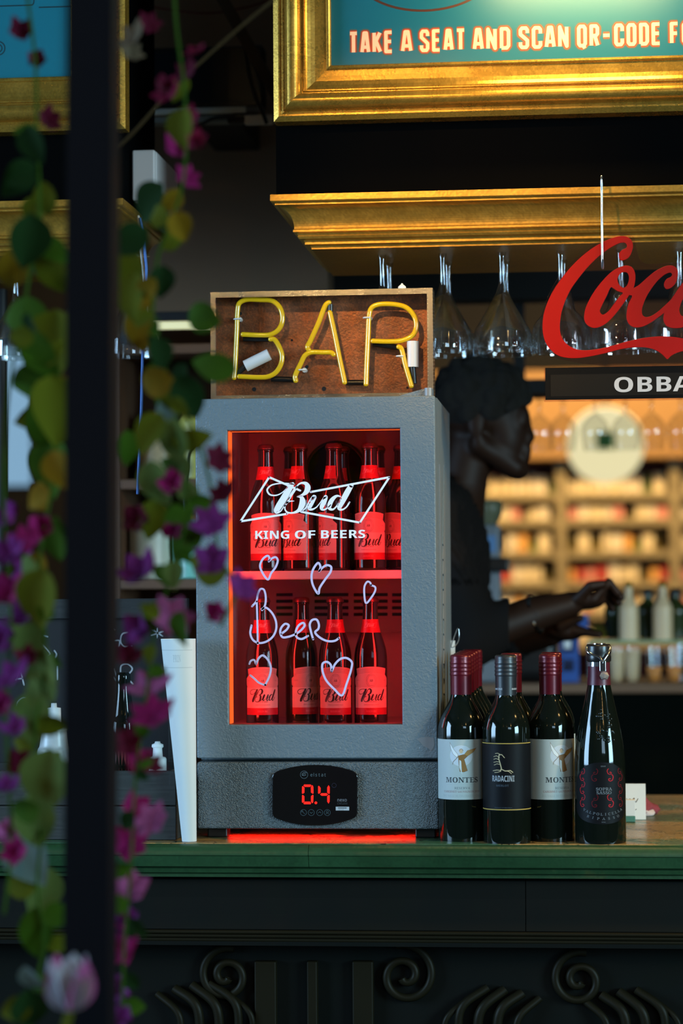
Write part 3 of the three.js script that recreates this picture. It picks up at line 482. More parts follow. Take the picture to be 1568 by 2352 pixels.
  const D = [
    [[590, 440], [600, 422], [705, 422], [714, 440], [695, 460], [612, 460]], [[568, 455], [582, 446], [608, 472], [606, 550], [580, 568], [566, 560]], [[722, 432], [738, 440], [746, 460], [748, 560], [738, 568], [708, 548], [706, 470]], [[568, 590], [582, 584], [606, 606], [606, 690], [580, 708], [566, 700]], [[736, 582], [748, 590], [744, 700], [730, 716], [708, 690], [708, 606]], [[612, 690], [694, 690], [712, 712], [702, 731], [600, 731], [590, 714]],
    [[820, 450], [832, 442], [860, 475], [858, 548], [832, 568], [820, 560]], [[850, 576], [872, 558], [952, 558], [976, 576], [952, 598], [872, 598]], [[984, 432], [1002, 462], [1002, 560], [990, 570], [962, 548], [962, 468]], [[990, 582], [1002, 596], [1000, 690], [984, 722], [962, 690], [962, 606]],
    Array.from({ length: 16 }, (_, i) => [785 + 22 * Math.cos(i * 0.3927), 709 + 22 * Math.sin(i * 0.3927)]),
  ];
  part(ctl, 'digits', merge(D.map(seg)), M.digit, 'glowing red digits');
  // red glow under the fridge
  for (const [u0, u1] of [[525, 652], [872, 952]]) {
    const a = P(u0, 1908, -0.06).x, b = P(u1, 1908, -0.06).x, y = fyB - 0.004;
    part(fr, 'underglow_strip', box(a, b, y, fyB - 0.0005, -0.066, -0.054), std({ color: rgb(0.02, 0, 0), emissive: rgb(1, 0.02, 0.01), emissiveIntensity: 1.6 }), 'red light strip under the fridge');
  }
  { const a = P(500, 1908, -0.05).x, b = P(975, 1908, -0.05).x; areaLight('underglow_light', [1, 0.012, 0.006], 11, b - a, 0.03, V((a + b) / 2, fyB - 0.0046, -0.05), V((a + b) / 2, 0, -0.045)); }
}
// ---- beer bottles
const beerProfile = smoothProfile([[0.0255, 0], [0.0275, 0.003], [0.0276, 0.02], [0.0276, 0.06], [0.0276, 0.1], [0.0273, 0.114], [0.0255, 0.127], [0.0215, 0.141], [0.0168, 0.154], [0.0141, 0.167], [0.0128, 0.182], [0.0123, 0.196], [0.0123, 0.2]], 60);
const beerBody = lathe([[0, 0.001], ...beerProfile, [0.0136, 0.2005], [0.0136, 0.204], [0.012, 0.2045], [0, 0.2045]], 40);
const capGeo = (() => { const g = lathe([[0.0146, 0.2042], [0.0146, 0.2068], [0.0132, 0.2102], [0.0115, 0.2122], [0.007, 0.2132], [0, 0.2135]], 42), p = g.attributes.position; for (let i = 0; i < p.count; i++) if (p.getY(i) < 0.208) { const a = Math.atan2(p.getZ(i), p.getX(i)), k = 1 + 0.04 * Math.cos(a * 21); p.setX(i, p.getX(i) * k); p.setZ(i, p.getZ(i) * k); } g.computeVertexNormals(); return g; })();
function wrap(rad, y0, y1, half, fn) {   // a paper label on a cylinder or on a varying radius, centred on +z
  const n = 28, m = fn ? 10 : 1, pos = [], uv = [], idx = [];
  for (let j = 0; j <= m; j++) for (let i = 0; i <= n; i++) { const a = -half + 2 * half * i / n, y = y0 + (y1 - y0) * j / m, r = fn ? fn(y) : rad; pos.push(Math.sin(a) * r, y, Math.cos(a) * r); uv.push(i / n, j / m); }
  for (let j = 0; j < m; j++) for (let i = 0; i < n; i++) { const a = j * (n + 1) + i; idx.push(a, a + 1, a + n + 2, a, a + n + 2, a + n + 1); }
  const g = new THREE.BufferGeometry(); g.setAttribute('position', new THREE.Float32BufferAttribute(pos, 3)); g.setAttribute('uv', new THREE.Float32BufferAttribute(uv, 2)); g.setIndex(idx); g.computeVertexNormals(); return g;
}
const beerLabelTex = canvasTex(640, 560, (x, w, h) => {
  x.clearRect(0, 0, w, h);
  const yb = (v) => (v - 1528) / (1640 - 1528) * h;      // photo rows 1528..1640
  x.fillStyle = '#b8122a'; x.fillRect(30, yb(1620), w - 60, yb(1640) - yb(1620));
  x.fillStyle = '#dcbfb6'; x.fillRect(30, yb(1576), w - 60, yb(1624) - yb(1576));
  x.fillStyle = '#c9a49c'; x.beginPath(); x.moveTo(60, 30); x.quadraticCurveTo(w / 2, -22, w - 60, 30); x.lineTo(w - 80, yb(1548)); x.lineTo(w - 20, yb(1556)); x.lineTo(w - 20, yb(1570)); x.lineTo(w - 50, yb(1577)); x.lineTo(50, yb(1577)); x.lineTo(20, yb(1570)); x.lineTo(20, yb(1556)); x.lineTo(80, yb(1548)); x.closePath(); x.fill();
  x.strokeStyle = '#6a4a4a'; x.lineWidth = 3; x.setLineDash([9, 3]); for (let i = 0; i < 4; i++) { x.beginPath(); x.moveTo(90, 48 + i * 14); x.quadraticCurveTo(w / 2, 6 + i * 14, w - 90, 48 + i * 14); x.stroke(); } x.setLineDash([]);
  x.fillStyle = '#c9a7a2'; x.beginPath(); x.arc(w / 2, yb(1561), 76, 0, 7); x.fill(); x.strokeStyle = '#8a6a6a'; x.lineWidth = 4; x.beginPath(); x.arc(w / 2, yb(1561), 76, 0, 7); x.stroke(); x.beginPath(); for (let i = 0; i < 6; i++) { const a = i * 1.0472; x.lineTo(w / 2 + 66 * Math.cos(a), yb(1561) + 66 * Math.sin(a)); } x.closePath(); x.stroke();
  x.fillStyle = '#3a2a2a'; x.font = 'bold 34px serif'; x.textAlign = 'center'; x.fillText('AB', w / 2, yb(1561) + 12);
  x.fillStyle = '#9a7070'; x.font = '18px sans-serif'; x.fillText('BREWED', 90, yb(1562)); x.fillText('AGED', w - 90, yb(1562));
  x.textAlign = 'left'; paintScript(x, -38, yb(1574) - 30, 0.5, '#201012', false);
  x.textAlign = 'center'; x.fillStyle = '#7c4a4a'; x.font = 'bold 22px sans-serif'; x.fillText('KING OF BEERS', w / 2, yb(1611)); x.font = '14px sans-serif'; x.fillText('BREWED BY OUR ORIGINAL PROCESS', w / 2, yb(1618));
  x.fillStyle = '#d46a72'; x.font = 'bold 30px sans-serif'; x.fillText('BUSCH INC', w / 2, yb(1634));
});
const neckTex = canvasTex(320, 160, (x, w, h) => { x.fillStyle = '#c8182c'; x.fillRect(0, 0, w, h); paintScript(x, 52, 30, 0.14, '#e8a0a0', true); });
M.beerLabel = std({ map: beerLabelTex, transparent: true, roughness: 0.45 });
M.neckLabel = std({ map: neckTex, roughness: 0.4, metalness: 0.2 });
const beer = thing('beer_bottle', '', 'bottle'); scene.remove(beer); used.delete('beer_bottle');
part(beer, 'bottle_glass', beerBody, M.beerGlass, 'dark brown glass');
part(beer, 'bottle_cap', capGeo, M.cap, 'crimped metal cap');
part(beer, 'front_label', wrap(0.0279, 0.0175, 0.0975, 1.28), M.beerLabel, 'pale label with black script and red band');
part(beer, 'neck_label', wrap(0, 0.153, 0.175, 1.25, (y) => 0.0006 + (y < 0.154 ? 0.0168 : y < 0.167 ? 0.0168 - (y - 0.154) * 0.208 : 0.0141 - (y - 0.167) * 0.087)), M.neckLabel, 'red neck label');
const shelfTop = P(740, 1310.5, -0.075).y;
function putBeer(u, z, y, turn, label, group) {
  const b = beer.clone(); b.name = numbered('beer_bottle'); b.userData = { label, category: 'bottle', group }; scene.add(b);
  b.position.set(P(u, 1400, z).x, y + 0.0004, z); b.rotation.y = turn + Math.atan2(-b.position.x, CZ - z);
}
putBeer(601, -0.115, inFloor + 0.001, 0.02, 'beer bottle on the fridge floor behind a broken drawn heart, beside the light strip', 'beer bottles on the fridge floor');
putBeer(692, -0.135, inFloor + 0.001, 0.55, 'beer bottle on the fridge floor turned aside and set back', 'beer bottles on the fridge floor');
putBeer(769, -0.112, inFloor + 0.001, 0.0, 'beer bottle on the fridge floor behind the largest drawn heart', 'beer bottles on the fridge floor');
putBeer(850, -0.115, inFloor + 0.001, 0.03, 'beer bottle on the fridge floor with its whole label clear of drawings', 'beer bottles on the fridge floor');
const upper = [[612, -0.13, -0.05, 'first'], [690, -0.122, -0.75, 'second'], [769, -0.122, -1.05, 'third'], [851, -0.122, -0.1, 'fourth'], [925, -0.165, -0.8, 'fifth']];
upper.forEach(([u, z, t, n]) => putBeer(u, z, shelfTop, t, `beer bottle at the front of the fridge shelf, ${n} from the orange light strip`, 'beer bottles on the fridge shelf'));
[[672, -0.205, -0.4, 'second'], [786, -0.205, -0.6, 'third'], [868, -0.205, 0.4, 'fourth']].forEach(([u, z, t, n]) => putBeer(u, z, shelfTop, t, `beer bottle in the shelf's back row, behind the ${n} one from the light strip`, 'beer bottles on the fridge shelf'));

// ================================================================== THE NEON SIGN ON TOP (unlit tubes)
{
  const zS = -0.06, dep = 0.045, s = thing('neon_bar_sign', 'unlit yellow neon letters in a rusty steel tray on top of the fridge', 'sign');
  const x0 = P(483, 780, zS).x, x1 = P(994, 780, zS).x, y1 = P(740, 666, zS).y, y0 = fyT + 0.0005, t = 0.0095;
  part(s, 'tray_frame', merge([box(x0, x0 + t, y0, y1, zS - 0.0015, zS), box(x1 - t, x1, y0, y1, zS - 0.0015, zS), box(x0 + t, x1 - t, y1 - t, y1, zS - 0.0015, zS), box(x0 + t, x1 - t, y0, y0 + t, zS - 0.0015, zS)]), M.steel, 'bent steel rim');
  part(s, 'tray_sides', merge([box(x0, x0 + 0.0012, y0, y1, zS - dep, zS - 0.0016), box(x1 - 0.0012, x1, y0, y1, zS - dep, zS - 0.0016), box(x0, x1, y1 - 0.0012, y1, zS - dep, zS - 0.0016), box(x0, x1, y0, y0 + 0.0012, zS - dep, zS - 0.0016)]), M.steel);
  const zB = zS - dep + 0.001;
  part(s, 'back_panel', box(x0 + 0.0012, x1 - 0.0012, y0 + 0.0012, y1 - 0.0012, zS - dep, zB), M.copper, 'brown rust-mottled back panel');
  const q = (x, y, z) => P(440 + x / 2.529, 640 + y / 2.529, z), zt = zS - 0.017, R = 0.0042;
  const tubes = { B: [[[246, 575], [252, 500], [262, 300], [266, 190], [275, 145], [310, 124], [400, 123], [470, 130], [510, 165], [527, 220], [520, 270], [495, 305], [455, 325], [400, 328], [298, 324]], [[458, 352], [478, 352], [510, 400], [525, 455], [515, 505], [485, 548], [440, 570], [390, 573], [276, 568]]],
    A: [[[797, 138], [780, 150], [735, 260], [690, 360], [672, 398], [680, 414]], [[604, 592], [600, 570], [635, 490], [658, 446], [690, 429], [760, 428], [812, 430], [824, 440]], [[803, 196], [830, 320], [860, 470], [888, 602]]],
    R: [[[1012, 612], [1016, 500], [1024, 330], [1030, 220], [1042, 172], [1080, 151], [1190, 151], [1250, 170], [1293, 220], [1304, 280], [1284, 328], [1225, 358], [1150, 365], [1052, 362]], [[1202, 396], [1214, 402], [1240, 500], [1276, 622]]] };
  for (const l of ['B', 'A', 'R']) for (const st of tubes[l]) {
    const pts = st.map(([x, y]) => q(x, y, zt)), c = curve(pts), ends = [pts[0], pts[pts.length - 1]];
    part(s, 'neon_tube', merge([new THREE.TubeGeometry(c, 80, R, 12), ...ends.map((e) => new THREE.SphereGeometry(R, 12, 8).translate(e.x, e.y, e.z))]), M.neonYellow, 'unlit yellow glass tube');
  }
  const zk = zt - 0.012;
  for (const [a, b, r, z] of [[[300, 350], [460, 352], 0.0045, zk], [[462, 582], [606, 588], 0.0048, zk], [[806, 150], [806, 192], 0.0045, zt - 0.002], [[896, 604], [1008, 604], 0.0048, zk], [[1052, 378], [1205, 400], 0.0048, zk]]) part(s, 'blacked_tube', rod(q(...a, z), q(...b, z), r), M.blackPlastic, 'black painted tube section');
  for (const [a, b, c] of [[[312, 508], [450, 440], [252, 560]], [[1284, 514], [1284, 364], [1292, 610]]]) {
    const zz = zt - 0.004;
    part(s, 'end_sleeve', rod(q(...a, zz), q(...b, zz), 0.0098, 16), M.sleeve, 'white plastic end sleeve'); part(s, 'electrode', rod(q(...c, zz), q(...a, zz), 0.005), M.blackPlastic);
  }
  for (const [x, y] of [[284, 240], [660, 535], [1036, 232], [1228, 455]]) { const a = q(x, y, zB), b = q(x - 6, y - 4, zt - 0.002); part(s, 'tube_clip', merge([rod(a, b, 0.004, 10), new THREE.TorusGeometry(R + 0.0016, 0.0014, 8, 16).rotateX(Math.PI / 2).translate(q(x - 18, y - 8, zt).x, b.y, zt)]), std({ color: rgb(0.6, 0.57, 0.55), roughness: 0.25 }), 'clear plastic clip'); }
  for (const [x, y, r] of [[582, 358, 0.002], [363, 643, 0.0036], [768, 640, 0.0036], [1253, 633, 0.002], [282, 203, 0.003], [668, 513, 0.003]]) { const c = q(x, y, zB); part(s, 'screw_hole', new THREE.CylinderGeometry(r, r, 0.0006, 16).rotateX(Math.PI / 2).translate(c.x, c.y, zB + 0.0003), M.hole); }
  const k = P(923, 664, zS - 0.02); part(s, 'knob', lathe(smoothProfile([[0.003, 0], [0.0062, 0.002], [0.0064, 0.005], [0.004, 0.0075], [0.0018, 0.009], [0.0016, 0.0105], [0, 0.011]], 20), 16).translate(k.x, y1, zS - 0.02), M.white, 'white plastic knob');
}

// ================================================================== WINE BOTTLES ON THE COUNTER
const bordeaux = lathe([[0, 0.004], [0.030, 0.001], ...smoothProfile([[0.0365, 0], [0.0378, 0.003], [0.0379, 0.05], [0.0379, 0.12], [0.0378, 0.172], [0.0362, 0.187], [0.0318, 0.2], [0.0250, 0.2125], [0.0192, 0.223], [0.0164, 0.233], [0.0152, 0.246], [0.0148, 0.27], [0.0148, 0.288]], 60), [0, 0.288]], 56);
const capsule = (() => { const p = [[0.0163, 0.232], [0.0168, 0.2325], [0.0169, 0.262]]; for (let i = 0; i < 4; i++) p.push([0.0176, 0.2635 + i * 0.0062], [0.0178, 0.2655 + i * 0.0062], [0.0169, 0.2680 + i * 0.0062]); p.push([0.0174, 0.290], [0.0170, 0.2945], [0.0150, 0.2962], [0, 0.2964]); return lathe(p, 40); })();
const creamTex = canvasTex(1024, 560, (x, w, h) => {   // spans +-2.0 rad, photo rows 1699..1836
  x.fillStyle = '#aab3b0'; x.fillRect(0, 0, w, h); const cx = w / 2, k = h / 137, pxu = w / (2 * 2.0 * 53);   // canvas px per photo px (rows, columns)
  const X = (u) => cx + (u - 1062) * pxu * 1.08, Y = (v) => (v - 1699) * k;
  x.strokeStyle = '#c0b48c'; x.lineWidth = 2.5; x.beginPath(); x.ellipse(X(1061), Y(1736), 24 * pxu * 1.08, 24 * k, 0, 0, 7); x.stroke(); x.fillStyle = '#c2c9cf'; x.fill();
  const poly = (l, f, s) => { x.beginPath(); l.forEach(([u, v], i) => i ? x.lineTo(X(u), Y(v)) : x.moveTo(X(u), Y(v))); x.closePath(); if (f) { x.fillStyle = f; x.fill(); } if (s) { x.strokeStyle = s; x.lineWidth = 2.5; x.stroke(); } };
  poly([[1055, 1734], [1046, 1722], [1037, 1706], [1039, 1720], [1044, 1732], [1052, 1740]], '#dfe3e2', '#6e5436');
  poly([[1065, 1736], [1074, 1724], [1094, 1719], [1088, 1727], [1078, 1734], [1070, 1740]], '#a87a34', '#6e5436');
  poly([[1055, 1736], [1066, 1733], [1074, 1737], [1067, 1744], [1072, 1763], [1074, 1770], [1066, 1773], [1058, 1772], [1056, 1755]], '#8a5f2a', '#5e4426');
  poly([[1057, 1745], [1061, 1748], [1062, 1772], [1063, 1779], [1060, 1772], [1057, 1762]], '#cdd2d0');
  x.strokeStyle = '#5e4426'; x.lineWidth = 5; x.beginPath(); x.moveTo(X(1055), Y(1738)); x.lineTo(X(1044), Y(1750)); x.lineTo(X(1043), Y(1756)); x.stroke();
  x.fillStyle = '#c8b090'; x.beginPath(); x.ellipse(X(1061), Y(1726), 4 * pxu, 4.5 * k, 0, 0, 7); x.fill(); x.strokeStyle = '#7a4a24'; x.lineWidth = 4; x.beginPath(); x.ellipse(X(1061), Y(1725), 4 * pxu, 4.5 * k, 0, 3, 6.3); x.stroke();
  const T = (s, v, size, u0, u1, col, f) => { x.font = `${f} ${size * k}px serif`; x.fillStyle = col; const m = x.measureText(s).width, want = (u1 - u0) * pxu * 1.08; x.save(); x.translate(X(u0), Y(v)); x.scale(want / m, 1); x.fillText(s, 0, 0); x.restore(); };
  T('MONTES', 1797, 17, 1026, 1098, '#20262a', 'bold'); x.fillStyle = '#9aa4a4'; x.fillRect(X(1028), Y(1802), 68 * pxu, 1.5);
  T('RESERVA', 1812, 6.8, 1046, 1079, '#4a5358', ''); T('CABERNET SAUVIGNON 2019', 1820, 6.4, 1021, 1102, '#7a4440', ''); T('D.O. VALLE DE COLCHAGUA \u00b7 CHILE', 1830, 6.6, 1019, 1106, '#8a9294', '');
  x.strokeStyle = '#a9aeac'; x.lineWidth = 2; x.beginPath(); x.ellipse(X(1030), Y(1768), 20 * pxu, 62 * k, 0.08, 2.0, 4.3); x.stroke();
});
const blackTex = canvasTex(700, 640, (x, w, h) => {   // rows 1704..1858, +-1.5 rad
  x.fillStyle = '#06070a'; x.fillRect(0, 0, w, h); const k = h / 154, pu = w / (3.0 * 53), X = (u) => w / 2 + (u - 1162) * pu, Y = (v) => (v - 1704) * k;
  x.fillStyle = '#c8a850'; x.fillRect(0, Y(1705.5), w, 1.6 * k); x.fillRect(0, Y(1854.5), w, 1.8 * k);
  x.strokeStyle = '#b9ab86'; x.lineCap = 'round'; const L = (lw, ...pts) => { x.lineWidth = lw * k; x.beginPath(); pts.forEach(([u, v], i) => i ? x.lineTo(X(u), Y(v)) : x.moveTo(X(u), Y(v))); x.stroke(); };
  L(2.4, [1147, 1732], [1146, 1740], [1149, 1750], [1152, 1762], [1150, 1768]); L(1.6, [1147, 1732], [1153, 1731], [1159, 1738]); L(1.3, [1148, 1738], [1141, 1734], [1134, 1736]); L(1.3, [1147, 1743], [1140, 1740], [1134, 1742]); L(1.3, [1148, 1748], [1141, 1747], [1134, 1749]); L(1.3, [1148, 1753], [1142, 1752], [1135, 1755]); L(1.3, [1150, 1731], [1144, 1728], [1138, 1729]);
  L(2, [1152, 1764], [1160, 1768], [1172, 1767], [1177, 1771]); L(1.4, [1158, 1767], [1168, 1769], [1174, 1774]); L(1.6, [1150, 1767], [1142, 1766], [1132, 1768]); L(1.4, [1150, 1769], [1143, 1771], [1136, 1772]);
  const T = (s, v, size, u0, u1, col, f) => { x.font = `${f} ${size * k}px sans-serif`; x.fillStyle = col; const m = x.measureText(s).width; x.save(); x.translate(X(u0), Y(v)); x.scale((u1 - u0) * pu / m, 1); x.fillText(s, 0, 0); x.restore(); };
  T('RADACINI', 1792, 18.5, 1129, 1181, '#9aa2a8', 'bold'); T('MERLOT', 1803.5, 6.6, 1139, 1168, '#3c4854', 'bold'); T('PRODUCT OF MOLDOVA', 1852, 3.4, 1135, 1175, '#4a5a66', '');
});
function wineBottle(name, label, u, z, kind, turn, group) {
  const x = P(u, 1750, z).x, b = thing(name, label, 'bottle', [x, YC + 0.0005, z], group);
  part(b, 'bottle_glass', bordeaux, M.wineGlass, 'dark green glass');
  part(b, 'capsule', capsule, kind === 'cream' ? M.foilRed : M.foilBlack, kind === 'cream' ? 'ridged dark red screw cap' : 'ridged black screw cap');
  const f = kind === 'cream' ? part(b, 'front_label', wrap(0.0382, 0.0665, 0.162, 2.0), wineBottle.cream ??= std({ map: creamTex, roughness: 0.55 }), 'pale label with a golden winged figure') : part(b, 'front_label', wrap(0.0382, 0.0515, 0.159, 1.5), wineBottle.dark ??= phy({ map: blackTex, roughness: 0.55, specularIntensity: 0.3 }), 'black label with gold lines and a silver horse');
  f.rotation.y = turn + Math.atan2(-x, CZ - z);
  if (kind !== 'cream') { const t = canvasTex(512, 64, (c, w, h) => { c.clearRect(0, 0, w, h); c.fillStyle = '#b8bec2'; c.font = 'bold 52px sans-serif'; c.fillText('RADACINI', 285, 52, 160); c.fillText('RADACINI', 20, 52, 160); }); const e = part(b, 'cap_print', wrap(0.0171, 0.24, 0.245, 2.2), std({ map: t, transparent: true, roughness: 0.5 })); e.rotation.y = 0.35; }
  return b;
}
wineBottle('wine_bottle', 'wine bottle with cream angel label facing forward beside the fridge', 1060, 0.002, 'cream', 0.0);
wineBottle('wine_bottle', 'wine bottle with black label and black cap between two cream-labelled bottles', 1163, 0.032, 'black', -0.03);
wineBottle('wine_bottle', 'wine bottle with cream label turned aside next to the stoppered bottle', 1264, 0.0, 'cream', 0.5);
for (let i = 1; i <= 4; i++) { const z = 0.002 - i * 0.086; wineBottle('wine_bottle', `red-capped wine bottle ${['directly', 'second', 'third', 'last'][i - 1]} behind the forward-facing cream label by the fridge`, 1060 + 285 * (1 - (CZ - 0.008) / (CZ - z)) + (i === 4 ? 3 : 0), z, 'cream', 0.2 * i, 'wine bottles lined up beside the fridge'); }
wineBottle('wine_bottle', 'red-capped wine bottle hidden behind the black-labelled one', 1176, -0.082, 'cream', 0.1, 'wine bottles in the second row');
wineBottle('wine_bottle', 'red-capped wine bottle hidden behind the turned cream label', 1268, -0.127, 'cream', 0.1, 'wine bottles in the second row');
{ // sloping bottle with a chrome stopper
  const z = 0.03, x = P(1377, 1750, z).x, b = thing('wine_bottle', 'sloping wine bottle with oval dark red-patterned label and chrome stopper', 'bottle', [x, YC + 0.0005, z]);
  const g = [[0.0385, 0], [0.0402, 0.003], [0.0403, 0.05], [0.0403, 0.1], [0.0400, 0.128], [0.0380, 0.152], [0.0335, 0.178], [0.0277, 0.204], [0.0223, 0.228], [0.0187, 0.246], [0.0172, 0.262], [0.0168, 0.28], [0.0168, 0.288]];
  part(b, 'bottle_glass', lathe([[0, 0.004], [0.03, 0.001], ...smoothProfile(g, 64), [0, 0.289]], 56), M.wineGlass, 'black-looking glass');
  const rAt = (y) => { for (let i = 0; i + 1 < g.length; i++) if (y <= g[i + 1][1]) return g[i][0] + (g[i + 1][0] - g[i][0]) * (y - g[i][1]) / (g[i + 1][1] - g[i][1]); return 0.0168; };
  part(b, 'foil', lathe([[rAt(0.248) + 0.0004, 0.248], [rAt(0.262) + 0.0004, 0.262], [0.0173, 0.276], [0.0173, 0.284]], 36), M.foilMaroon, 'maroon foil band');
  const ot = canvasTex(800, 880, (c, w, h) => {
    c.clearRect(0, 0, w, h); c.fillStyle = '#07080b'; c.beginPath(); c.ellipse(w / 2, h * 0.46, w * 0.47, h * 0.46, 0, 0, 7); c.fill(); c.beginPath(); c.ellipse(w / 2, h * 0.74, w * 0.46, h * 0.26, 0, 0, 7); c.fill();
    const curl = (x, y, s, f, col) => { c.strokeStyle = col; c.lineWidth = 13 * s; c.lineCap = 'round'; c.beginPath(); for (let i = 0; i < 26; i++) { const a = i * 0.22, r = 46 * s * (1 - i / 30); const px = x + f * Math.cos(a) * r, py = y + Math.sin(a) * r; i ? c.lineTo(px, py) : c.moveTo(px, py); } c.stroke(); c.beginPath(); c.moveTo(x + f * 46 * s, y); c.quadraticCurveTo(x + f * 70 * s, y - 60 * s, x + f * 30 * s, y - 90 * s); c.stroke(); };
    for (const [fx, col, f] of [[0.20, '#c01420', -1], [0.62, '#c01420', 1], [0.80, '#6a0c14', 1], [0.40, '#5a0a12', -1]]) for (let k = 0; k < 6; k++) if (!(fx > 0.35 && fx < 0.66 && k > 1 && k < 4)) curl(w * fx, h * (0.17 + k * 0.105), 0.62 + 0.1 * (k % 2), k % 2 ? f : -f, col);
    c.fillStyle = '#7e868c'; c.textAlign = 'center'; c.font = '58px serif'; c.fillText('SOPRA', w * 0.53, h * 0.455); c.fillText('SASSO', w * 0.53, h * 0.515); c.font = '26px serif'; c.fillText('2016', w * 0.52, h * 0.075);
    const arc = (s, y, r, size, step) => { c.font = `${size}px serif`; [...s].forEach((ch, i) => { const a = (i - (s.length - 1) / 2) * step; c.save(); c.translate(w * 0.52 + Math.sin(a) * r, h * y - r + Math.cos(a) * r); c.rotate(-a); c.fillText(ch, 0, 0); c.restore(); }); };
    c.fillStyle = '#70787e'; arc('VALPOLICELLA', 0.86, 520, 50, 0.088); arc('RIPASSO', 0.93, 560, 48, 0.115); c.font = '24px serif'; c.fillText('DOC', w * 0.52, h * 0.975);
  });
  const lb = part(b, 'oval_label', wrap(0.0406, 0.031, 0.128, 1.36), phy({ map: ot, transparent: true, roughness: 0.55, specularIntensity: 0.3 }), 'oval black label with red scrollwork'); lb.rotation.y = 0.07;
  // embossed relief on the shoulder
  const em = []; const r = SEED(5); for (let i = 0; i < 40; i++) { const a = 0.28 + (r() - 0.5) * 0.9, y = 0.185 + (r() - 0.5) * 0.05, R = rAt(y); em.push(new THREE.SphereGeometry(0.0016 + r() * 0.0012, 8, 6).scale(1, 1, 0.6).rotateY(a).translate(Math.sin(a) * R, y, Math.cos(a) * R)); }
  part(b, 'embossed_crest', merge(em), M.wineGlass, 'embossed crest in the glass');
  const st = part(b, 'stopper', merge([lathe([[0.0178, 0.2845], [0.0195, 0.286], [0.0196, 0.293], [0.0188, 0.296], [0.0198, 0.299], [0.0198, 0.309], [0.0180, 0.3125], [0, 0.3125]], 36)]), M.blackPlastic, 'black bottle stopper');
  part(st, 'stopper_top', new THREE.CylinderGeometry(0.011, 0.011, 0.0012, 28).translate(0, 0.3132, 0), M.chrome, 'chrome cap disc');
  const arm = (s, x0, y0) => tube([V(s * 0.0185, 0.308, 0.006), V(s * 0.0165, 0.300, 0.0135), V(x0 + s * 0.004, 0.291, 0.0195), V(x0, 0.283, 0.0208)], 0.0022, 24, 8);
  part(st, 'lever', merge([arm(-1, 0.006), arm(1, 0.006), box(0.001, 0.0115, 0.2695, 0.287, 0.0185, 0.0225, 0.0015)]), M.chrome, 'chrome lever');
  part(st, 'crystal', new THREE.IcosahedronGeometry(0.0088, 0).scale(1, 0.75, 0.5).translate(0.0085, 0.263, 0.0215), std({ color: rgb(0.7, 0.6, 0.52), roughness: 0.12, metalness: 0.7, flatShading: true }), 'faceted crystal');
  part(b, 'neck_tag', wrap(0.0178, 0.2775, 0.2845, 0.75), std({ color: rgb(0.35, 0.38, 0.42), roughness: 0.12, metalness: 0.8 }), 'silver band').rotation.y = -0.75;
}
// ---- small things behind the bottles
{
  const z = -0.35, a = P(1434, 1852, z), b = P(1474, 1802, z);
  const t = thing('price_card', 'folded white price card with pencilled writing on the countertop', 'card', [(a.x + b.x) / 2, YC + 0.0005, z]);
  const w = b.x - a.x + 0.012, h = b.y - YC;
  part(t, 'front_leaf', new THREE.BoxGeometry(w, h * 1.02, 0.0012).translate(0, h * 0.51, 0).rotateX(-0.2).translate(0, 0, 0.008), M.paper); part(t, 'back_leaf', new THREE.BoxGeometry(w, h * 1.02, 0.0012).translate(0, h * 0.51, 0).rotateX(0.2).translate(0, 0, -0.034 * 0.9 + 0.018 - h * 0.2), M.paper);
  const hw = [[[-0.012, 0.6, 1], [-0.009, 0.5, 1], [-0.006, 0.6, 1], [-0.003, 0.5, 1], [0.001, 0.62, 1], [0.004, 0.5, 1], [0.008, 0.6, 1]], [[-0.010, 0.25, 1], [-0.006, 0.3, 1], [-0.002, 0.22, 1], [0.005, 0.3, 1]]].map((s) => s.map(([x, y]) => [x, y * h, 0.0009]));
  const sc = part(t, 'pencil_writing', merge(hw.map((s) => ribbon(s, (x, y) => V(x, y, 0)))), std({ color: rgb(0.18, 0.17, 0.16), roughness: 0.8 })); sc.rotation.x = -0.2; sc.position.set(0, 0, 0.0092);
  const z2 = -0.30, c = P(1432, 1874, z2), d = P(1458, 1838, z2), bl = thing('note_block', 'small white note block on a green base behind the stoppered bottle', 'note block', [(c.x + d.x) / 2, YC + 0.0005, z2]);
  const bw = d.x - c.x; part(bl, 'base', box(-bw / 2, bw / 2, 0, 0.01, -0.02, 0.006, 0.001), std({ color: rgb(0.06, 0.2, 0.15), roughness: 0.5 })); part(bl, 'notes', box(-bw / 2, bw / 2, 0.0102, d.y - YC, -0.018, 0.004, 0.0006), M.paper);
  const z3 = -0.43, e = P(1468, 1812, z3), cl = thing('crumpled_cloth', 'crumpled red and white cloth lying on the countertop', 'cloth', [e.x, YC, z3]);
  const fold = (r, s, k) => { const g = new THREE.SphereGeometry(r, 30, 20), p = g.attributes.position; for (let i = 0; i < p.count; i++) { const v = V().fromBufferAttribute(p, i), n = Math.sin(v.x * 190 + s) * 0.18 + Math.sin(v.z * 240 + v.y * 160 + s * 2) * 0.16; v.multiplyScalar(1 + n); p.setXYZ(i, v.x * k[0], Math.max(0.0005, v.y * k[1] + r * k[1] * 0.6), v.z * k[2]); } g.computeVertexNormals(); return g; };
  part(cl, 'red_fold', fold(0.03, 1, [1.0, 0.62, 0.8]), std({ color: rgb(0.22, 0.03, 0.04), roughness: 0.85 })); part(cl, 'white_fold', fold(0.022, 4, [1.2, 0.45, 0.8]).translate(-0.008, 0, 0.014), std({ color: rgb(0.55, 0.45, 0.42), roughness: 0.85 }));
}

